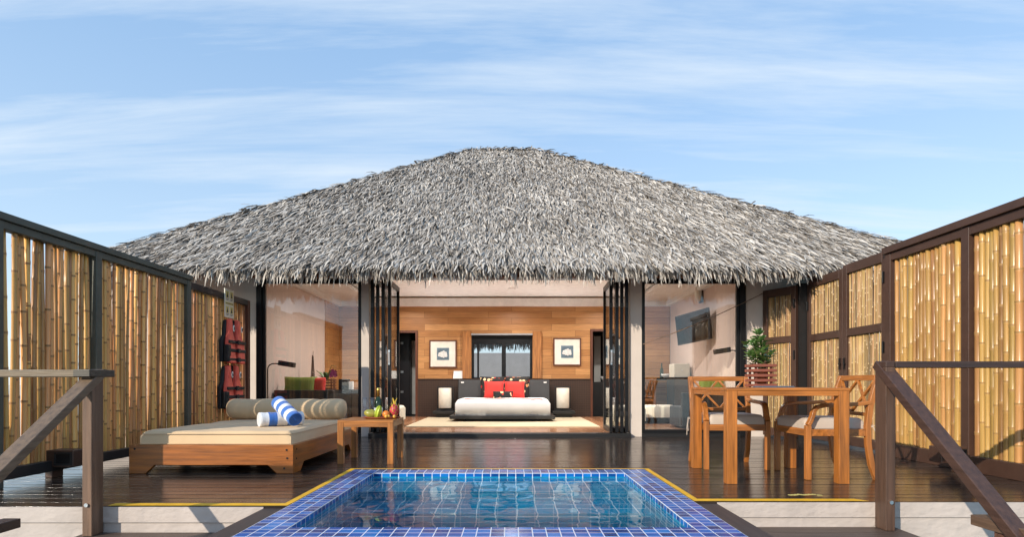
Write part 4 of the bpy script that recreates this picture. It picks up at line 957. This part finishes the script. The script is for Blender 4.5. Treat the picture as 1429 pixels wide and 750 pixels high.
hx = (mx0+mx1)/2
def cushion(px, py, Y, w, h, t, mat, label, tilt=15, rz_=0, group=None):
    b = MB(); c = Vector((X(px,Y),Y,Z(py,Y))); m4 = Matrix.Translation(c) @ Matrix.Rotation(R(rz_),4,'Z') @ Matrix.Rotation(R(-tilt),4,'X')
    b.pillow(w,h,t,m4); tag(b.build('cushion', mat, None, smooth=True, weld=True), label, 'cushion', group)
cushion(688,541.5,11.95,.53,.47,.16,M['floral'],'large black floral cushion leaning on the left half of the headboard',14,2,'bed cushions')
cushion(721,541.5,11.96,.53,.47,.16,M['floral'],'large black floral cushion leaning on the right half of the headboard',14,-3,'bed cushions')
cushion(689.5,544.5,11.72,.40,.36,.14,M['red_cloth'],'plain red cushion on the left of the bed',18,3,'bed cushions')
cushion(718,544.5,11.72,.41,.36,.14,M['red_cloth'],'plain red cushion on the right of the bed',18,-3,'bed cushions')
cushion(702,552.5,11.50,.40,.17,.12,M['floral'],'small black floral cushion in front of the red cushions',12,0,'bed cushions')
def bedside(px0, px1, label, lab2):
    xa, xb = X(px0,12.1), X(px1,12.1); t = thing('bedside_table', label, 'bedside table', ((xa+xb)/2,12.1,rz), 'bedside tables')
    b = MB(); b.box(xa,xb,11.85,12.34,.14,.20); b.build('top', M['black'], t, bevel=.005)
    b = MB(); b.box(xa+.06,xb-.06,11.92,12.30,rz,.139); b.build('base', M['black'], t)
    xc = (xa+xb)/2; l = thing('bedside_lamp', lab2, 'lamp', (xc,12.12,.2005), 'bedside lamps')
    b = MB(); b.box(xc-.17,xc+.17,12.02,12.24,.201,.235); b.box(xc-.17,xc-.148,12.17,12.22,.2355,.70); b.box(xc+.148,xc+.17,12.17,12.22,.2355,.70); b.box(xc-.147,xc+.147,12.17,12.22,.68,.70); b.build('frame', M['black'], l, bevel=.003)
    b = MB(); b.lathe([(.128,.255),(.132,.26),(.132,.665),(.128,.67)], (xc,12.10,0), 28); b.build('lamp_shade', M['shade'], l, auto=40)
for xc in (X(621,12.1), X(785.5,12.1)):
    l = bpy.data.lights.new('lamp_bulb','SPOT'); l.energy=26; l.color=(.94,.97,1); l.spot_size=R(120); l.spot_blend=1; l.shadow_soft_size=.05
    o = bpy.data.objects.new('lamp_bulb', l); COL.objects.link(o); o.location=(xc,12.10,.69); o.rotation_euler=(R(180+30),0,0)
bedside(606,636,'low black bedside table left of the bed','cream drum lamp on the left bedside table')
bedside(770,801,'low black bedside table right of the bed','cream drum lamp on the right bedside table')
def picture(px0,px1,py0,py1,label):
    xa,xb,za,zb = X(px0,YB-.02),X(px1,YB-.02),Z(py1,YB-.02),Z(py0,YB-.02); t = thing('picture', label, 'picture', ((xa+xb)/2,YB-.03,za), 'framed flower pictures')
    b = MB(); f_=.028; y0,y1 = YB-.032,YB-.003; b.box(xa,xb,y0,y1,za,za+f_); b.box(xa,xb,y0,y1,zb-f_,zb); b.box(xa,xa+f_,y0,y1,za+f_,zb-f_); b.box(xb-f_,xb,y0,y1,za+f_,zb-f_); b.build('frame', M['frame_brown'], t, bevel=.003)
    b = MB(); b.box(xa+f_,xb-f_,YB-.02,YB-.004,za+f_,zb-f_); b.build('mount', M['mat_board'], t)
    w=(xb-xa); xc=(xa+xb)/2; zc=(za+zb)/2; q=.21*w
    b = MB(); b.box(xc-q-.012,xc+q+.012,YB-.023,YB-.0205,zc-q-.012,zc+q+.012); b.build('print', flat('print_pale_blue',(.36,.46,.48),.7), t)
    b = MB(); b.box(xc-q,xc+q,YB-.0255,YB-.0235,zc-q,zc+q); pr = b.build('print_ground', mk('print_grey_blue',(.10,.15,.19),.7,.3,8), t)
    b = MB()
    for k in range(9):
        a = k*.7; r_=.045+.012*(k%3); c=(xc+r_*math.cos(a), YB-.0275-.0006*k, zc-.01+.55*r_*math.sin(a)); b.ball(c,(.045,.0012,.033),12,6,Matrix.Rotation(-a,3,'Y'))
    b.build('flower', mk('flower_white',(.62,.62,.60),.8,.2,20), pr, smooth=True)
picture(599,637.5,475,514,'framed picture of a white flower left of the window')
picture(772,811,472,511,'framed picture of a white flower right of the window')
b = MB(); xa,xb = X(632,12.33),X(650,12.33); b.prism([(xa,.868),(xb,.868),(xb+.01,1.03),(xa+.015,1.03)], lambda u,v,w: (u,12.352+w+(v-.868)*.12,v), .006)
tag(b.build('card', M['paper']), 'small white printed card propped on the wainscot ledge', 'card')
for i,(px_,z0,w_,label) in enumerate(((552,.0,.5,'cream upholstered stool just inside the left folded doors'),(857,.0,.5,'cream upholstered stool just inside the right folded doors'))):
    xa = -2.42 if i==0 else 1.59; xb = -1.80 if i==0 else 2.15; t = thing('stool', label, 'stool', ((xa+xb)/2,9.6,FZ), 'cream stools')
    soft(xa,xb,9.35,9.9,.16,.40,20,20,.05,.001,i).build('seat', M['cream'], t, smooth=True, auto=50)
    b = MB(); b.box(xa+.02,xb-.02,9.37,9.88,FZ+.001,.159); b.build('base', M['black'], t)
# wardrobe doors and frosted panels behind the doorways
wd = thing('wardrobe', 'black wardrobe with steel handles in the left doorway', 'wardrobe', (-2.4,13.3,.04))
b = MB(); b.box(-3.55,-2.28,13.2,13.85,.041,2.3); b.build('carcass', M['black'], wd)
b = MB()
for x in (-2.84,-2.56): b.box(x,x+.26,13.165,13.198,.06,2.2)
q = b.build('door', flat('wardrobe_black',(.02,.018,.02),.3), wd, bevel=.004)
b = MB()
for z in (.55,1.0,1.65): b.box(-2.50,-2.44,13.15,13.164,z,z+.05)
b.build('handle', M['chrome'], q)
frost = mk('frosted_glass',(.55,.54,.50),.35,.1,3)
b = MB(); b.box(X(574,13.4),X(581,13.4),13.39,13.41,.06,1.75); tag(b.build('frosted_panel',frost), 'tall frosted glass strip in the left doorway', 'glass panel')
b = MB(); b.box(X(829,13.4),X(838,13.4),13.39,13.41,.75,1.85); tag(b.build('frosted_panel',frost), 'tall frosted glass strip in the right doorway', 'glass panel')
vn = thing('washstand', 'black washstand with basin and tap in the right doorway', 'washstand', (2.3,13.1,.04))
b = MB(); b.box(1.78,2.9,12.95,13.38,.041,.80); b.build('cabinet', M['black'], vn, bevel=.005)
b = MB(); b.lathe([(.10,.801),(.17,.92),(.165,.92),(.09,.81)], (2.15,13.12,0), 24); b.build('basin', M['paper'], vn, smooth=True)
b = MB(); b.tube([(2.15,13.32,.801),(2.15,13.32,1.08),(2.15,13.28,1.11),(2.15,13.18,1.10),(2.15,13.17,1.06)],.012,8); b.build('tap', M['chrome'], vn, smooth=True)
b = MB(); b.box(-4,4,19.0,19.2,-1.5,1.76); tag(b.build('garden_wall', M['grey_wall']), 'grey garden wall seen through the bedroom window', 'wall')
# reading lamps
def reading(px, py_arm, px_head, Y, label):
    x, xh, za = X(px,Y), X(px_head,Y), Z(py_arm,Y); s_ = 1 if xh > x else -1
    t = thing('reading_lamp', label, 'lamp', (x,Y,FZ), 'black reading lamps')
    b = MB(); pts=[(x,Y,FZ+.02),(x,Y,za-.09)]+[(x+s_*.09*(1-math.cos(a)),Y,za-.09+.09*math.sin(a)) for a in (.3,.6,.9,1.2,1.57)]+[(xh-s_*.08,Y,za)]
    b.tube(pts,.009,8); b.build('stem', M['black_metal'], t, smooth=True)
    b = MB(); b.lathe([(.13,0),(.13,.015),(.02,.022)], (x,Y,FZ+.001), 20); b.build('base', M['black_metal'], t)
    b = MB(); b.beam((xh-s_*.10,Y,za+.012),(xh+s_*.13,Y,za-.025),.11,.075,(0,1,0)); b.build('lamp_head', M['black'], t, bevel=.008)
reading(373.5,508,399,8.75,'black reading lamp behind the left glass panel')
reading(1032,489.5,1009,8.75,'black reading lamp behind the right glass panel')
# left lounge: dark sofa, cushions, planter, box
sf_ = thing('sofa', 'low black sofa behind the left glass panel', 'sofa', (-3.1,9.2,FZ))
b = MB(); xa,xb = X(383,9.0),X(466,9.0)
b.box(xa,xb,8.97,9.07,.10,.66); b.build('backrest', M['black'], sf_, bevel=.012)
b = MB(); b.box(xa,xb,9.075,9.75,.10,.40); b.build('seat', M['headboard'], sf_, bevel=.02)
b = MB()
for xx in (xa+.03,xb-.09):
    for yy in (9.0,9.66): b.box(xx,xx+.06,yy,yy+.06,FZ+.001,.099)
build_each(b, 'foot', M['black'], sf_)
cushion(419,541,9.2,.50,.34,.15,M['green_cloth'],'olive green cushion on the black sofa behind the left glass',12,6,'lounge cushions')
cushion(444,541,9.25,.24,.32,.13,M['red_cloth'],'narrow red cushion at the end of the black sofa',10,-4,'lounge cushions')
cab = thing('cabinet', 'dark low cabinet standing behind the sofa end', 'cabinet', (-2.9,10.2,FZ))
b = MB(); b.box(-3.6,-2.72,9.95,10.45,FZ+.02,.655); b.build('carcass', M['black'], cab, bevel=.006)
b = MB(); b.box(-3.58,-3.17,9.935,9.949,.10,.64); b.box(-3.15,-2.74,9.935,9.949,.10,.64); b.build('door', M['headboard'], cab, bevel=.003)
oc = thing('orchid', 'purple orchid in a slatted wooden planter behind the left glass', 'plant', (-3.18,10.15,.656))
cx,cy,zb_ = -3.19,10.15,.656; b = MB()
for k in range(4):
    for s_ in (-1,1): b.box(cx-.11,cx+.11,cy+s_*.1-.01,cy+s_*.1+.01,zb_+.004+k*.05,zb_+.034+k*.05); b.box(cx+s_*.1-.01,cx+s_*.1+.01,cy-.089,cy+.089,zb_+.004+k*.05,zb_+.034+k*.05)
for sx in (-1,1):
    for sy in (-1,1): b.box(cx+sx*.08-.009,cx+sx*.08+.009,cy+sy*.08-.009,cy+sy*.08+.009,zb_+.001,zb_+.19)
b.build('planter', mk('orchid_planter',(.14,.05,.03),.5,.2,6), oc)
b = MB(); f2 = MB(); stm = MB(); random.seed(8)
for i in range(9): a=i*.7; leafq(b,(cx-.03,cy,zb_+.15),Vector((math.cos(a)-.3,math.sin(a)*.4,1.1)),random.uniform(.16,.26),.07)
stm.tube([(cx,cy,zb_+.05),(cx+.01,cy,zb_+.3),(cx+.06,cy,zb_+.42),(cx+.15,cy-.02,zb_+.40)],.005,6)
for i in range(9):
    c = Vector((cx+.04+.10*random.random(),cy-.02,zb_+.24+.18*random.random()))
    for k in range(5): a=k*1.257+i; leafq(f2,c,Vector((math.cos(a),-.3,math.sin(a))),.042,.03,Vector((0,-1,0)))
b.build('foliage', M['leaf_pale'], oc, smooth=True); f2.build('blossom', M['petal'], oc, smooth=True); stm.build('stem', flat('orchid_stem',(.08,.12,.03)), oc, smooth=True)
df = thing('dried_flower', 'tall dark dried flower spike in a vase behind the green cushion', 'plant', (-3.42,10.0,.656)); cx,cy=-3.42,10.02
b = MB(); b.tube([(cx,cy,.80),(cx+.005,cy,1.05),(cx+.015,cy,1.32)],.004,6)
for i in range(60): z=.86+.38*i/60; a=i*2.4; b.ball((cx+.008+.028*(1-i/80)*math.cos(a),cy+.028*(1-i/80)*math.sin(a),z),(.011,.011,.014),6,4)
b.build('spike', M['dried'], df, smooth=True)
b = MB(); b.lathe([(.03,0),(.045,.06),(.025,.14),(.03,.16)], (cx,cy,.657), 18); b.build('vase', M['black'], df, smooth=True)
b = MB(); b.box(-2.98,-2.83,10.05,10.25,.656,.84); tag(b.build('speaker', M['black'], None, bevel=.008), 'small black speaker box beside the orchid planter', 'speaker')
b = MB(); b.box(-2.815,-2.745,10.08,10.16,.656,.80); tag(b.build('clock', M['paper'], None, bevel=.006), 'small white clock next to the black speaker box', 'clock')
# right side of the room: tv, sconce, minibar, desk, lattice chair
tv = thing('television', 'black flat television swung out on its bracket behind the right glass', 'television', (3.2,10.0,1.5))
p, q = Vector((3.29,9.62,1.50)), Vector((2.98,10.42,1.44)); d=(q-p); u=d.normalized(); up=Vector((-.12,-.05,1)).normalized(); n=u.cross(up).normalized()
if n.y > 0: n=-n
def slab(mb,a0,a1,h0,h1,t0,t1):
    P=[p+u*a+n*t for a,t in ((a0,t0),(a1,t0),(a1,t1),(a0,t1))]; mb.add([v+up*h0 for v in P]+[v+up*h1 for v in P],[(0,3,2,1),(4,5,6,7),(0,1,5,4),(1,2,6,5),(2,3,7,6),(3,0,4,7)])
L_=d.length
b=MB(); slab(b,0,L_,0,.52,-.03,.02); b.build('housing', M['black'], tv, bevel=.005)
b=MB(); slab(b,.02,L_-.02,.025,.50,.0205,.023); b.build('screen', flat('screen_black',(.008,.008,.009),.08), tv)
b=MB(); c=p+u*(L_*.5)+up*.25-n*.03; b.tube([c,(3.30,10.15,1.75),(3.359,10.2,1.75)],.02,8); b.build('bracket', M['black_metal'], tv)
sc_ = thing('wall_sconce', 'black and white wall sconce above the television', 'lamp', (3.35,10.3,2.2))
b=MB(); b.box(3.325,3.358,10.22,10.38,2.19,2.46); b.build('backplate', M['black'], sc_, bevel=.004)
b=MB(); b.ball((3.324,10.30,2.36),(.10,.07,.15),16,12); b.build('bowl', M['shade'], sc_, smooth=True)
mb_ = thing('minibar', 'black minibar cabinet in the back right corner of the room', 'cabinet', (3.15,11.0,FZ))
b=MB(); b.box(3.0,3.355,10.8,11.3,FZ+.001,.88); b.build('carcass', M['black'], mb_, bevel=.006)
b=MB(); b.box(3.01,3.34,10.785,10.799,.10,.86); b.build('door', flat('minibar_brown',(.05,.03,.018),.4), mb_, bevel=.003)
bx_ = thing('safe', 'white boxy safe on top of the black minibar cabinet', 'safe', (3.15,11.0,.8805))
b=MB(); b.box(3.02,3.31,10.85,11.2,.881,1.13); b.build('body', M['cream'], bx_, bevel=.006); b=MB(); b.tube([(3.16,10.849,1.01),(3.16,10.835,1.01)],.014,12); b.build('knob', M['chrome'], bx_)
dk_ = thing('desk', 'black desk against the wood wall behind the right glass', 'desk', (2.6,12.0,FZ))
b=MB(); b.box(2.2,3.34,11.75,12.35,.83,.875); b.build('top', M['black'], dk_, bevel=.004)
for xx in (2.22,3.27): b=MB(); b.box(xx,xx+.05,11.8,12.3,FZ+.001,.829); b.build('leg', M['black'], dk_)
b=MB(); b.lathe([(.036,0),(.038,.01),(.038,.16),(.014,.22),(.013,.30),(.016,.305)], (3.07,11.95,.8755), 18); tag(b.build('wine_bottle', mk('wine_glass_green',(.012,.03,.012),.1,.1,5), None, smooth=True), 'dark wine bottle standing on the black desk', 'bottle')
b=MB(); b.lathe([(.03,0),(.09,.05),(.10,.08),(.095,.08),(.03,.01)], (3.13,11.85,.8755), 20); tag(b.build('bowl', M['paper'], None, smooth=True), 'white bowl on the black desk beside the wine bottle', 'bowl')
ic = thing('desk_chair', 'wooden lattice back chair at the black desk', 'chair', (2.55,11.5,FZ)); w_=teak('z',(.34,.14,.045),'deskchair')
b=MB(); 
for xx in (2.50,2.74): b.beam((xx,11.22,FZ+.001),(xx,11.16,.86),.035,.035,(1,0,0)); b.beam((xx,11.6,FZ+.001),(xx,11.6,.46),.035,.035,(1,0,0))
b.build('leg', w_, ic)
b=MB(); b.box(2.48,2.76,11.14,11.17,.83,.87); b.box(2.52,2.72,11.19,11.21,.50,.53)
for k in range(3): b.beam((2.52+.06*k,11.20,.53),(2.60+.06*k,11.165,.83),.014,.014,(0,1,0)); b.beam((2.60+.06*k,11.198,.53),(2.52+.06*k,11.163,.83),.014,.014,(0,1,0))
b.build('backrest', w_, ic)
b=MB(); b.box(2.48,2.76,11.19,11.62,.42,.46); b.build('seat', w_, ic)
bn = thing('bench', 'cream upholstered bench behind the right glass panel', 'bench', (2.65,10.4,FZ))
soft(2.30,2.88,10.15,10.65,.17,.38,16,16,.04,.001,5).build('cushion', M['cream'], bn, smooth=True, auto=50); b=MB(); b.box(2.32,2.86,10.17,10.63,FZ+.001,.169); b.build('base', M['black'], bn)
s2 = thing('sofa', 'black sofa with green cushion behind the right glass panel', 'sofa', (2.95,9.3,FZ))
b=MB(); b.box(2.62,3.34,8.97,9.06,.10,.62); b.build('backrest', M['black'], s2, bevel=.012); b=MB(); b.box(2.62,3.34,9.065,9.7,FZ+.02,.40); b.build('seat', M['headboard'], s2, bevel=.02)
cushion(993,541,9.2,.40,.32,.14,M['green_cloth'],'olive green cushion on the black sofa behind the right glass',12,0,'lounge cushions')
# ceiling downlights and their lamps, added to brighten the bedroom
dn = MB
for i,(x,y) in enumerate(((-2.2,9.6),(0,9.6),(2.0,9.6),(-2.2,11.3),(0,11.3),(2.0,11.3))):
    b = MB(); b.lathe([(.05,.0),(.07,.0),(.07,.012),(.05,.012)], (x,y,ZC-.0125), 20); tag(b.build('downlight', M['cornice'], None), 'added round recessed downlight in the %s row of the bedroom ceiling, %s' % ('front' if y < 10 else 'back', {-2.2:'on the left',0:'over the bed' if y > 10 else 'in the middle',2.0:'on the right'}[x]), 'light', 'added ceiling downlights')
    l = bpy.data.lights.new('downlight_fill','AREA'); l.shape='DISK'; l.size=.10; l.energy=17; l.color=(1,.95,.89); l.spread=R(150)
    o = bpy.data.objects.new('downlight_fill', l); COL.objects.link(o); o.location=(x,y,ZC-.014)
for o in bpy.data.objects:
    if '_o' in o: del o['_o']
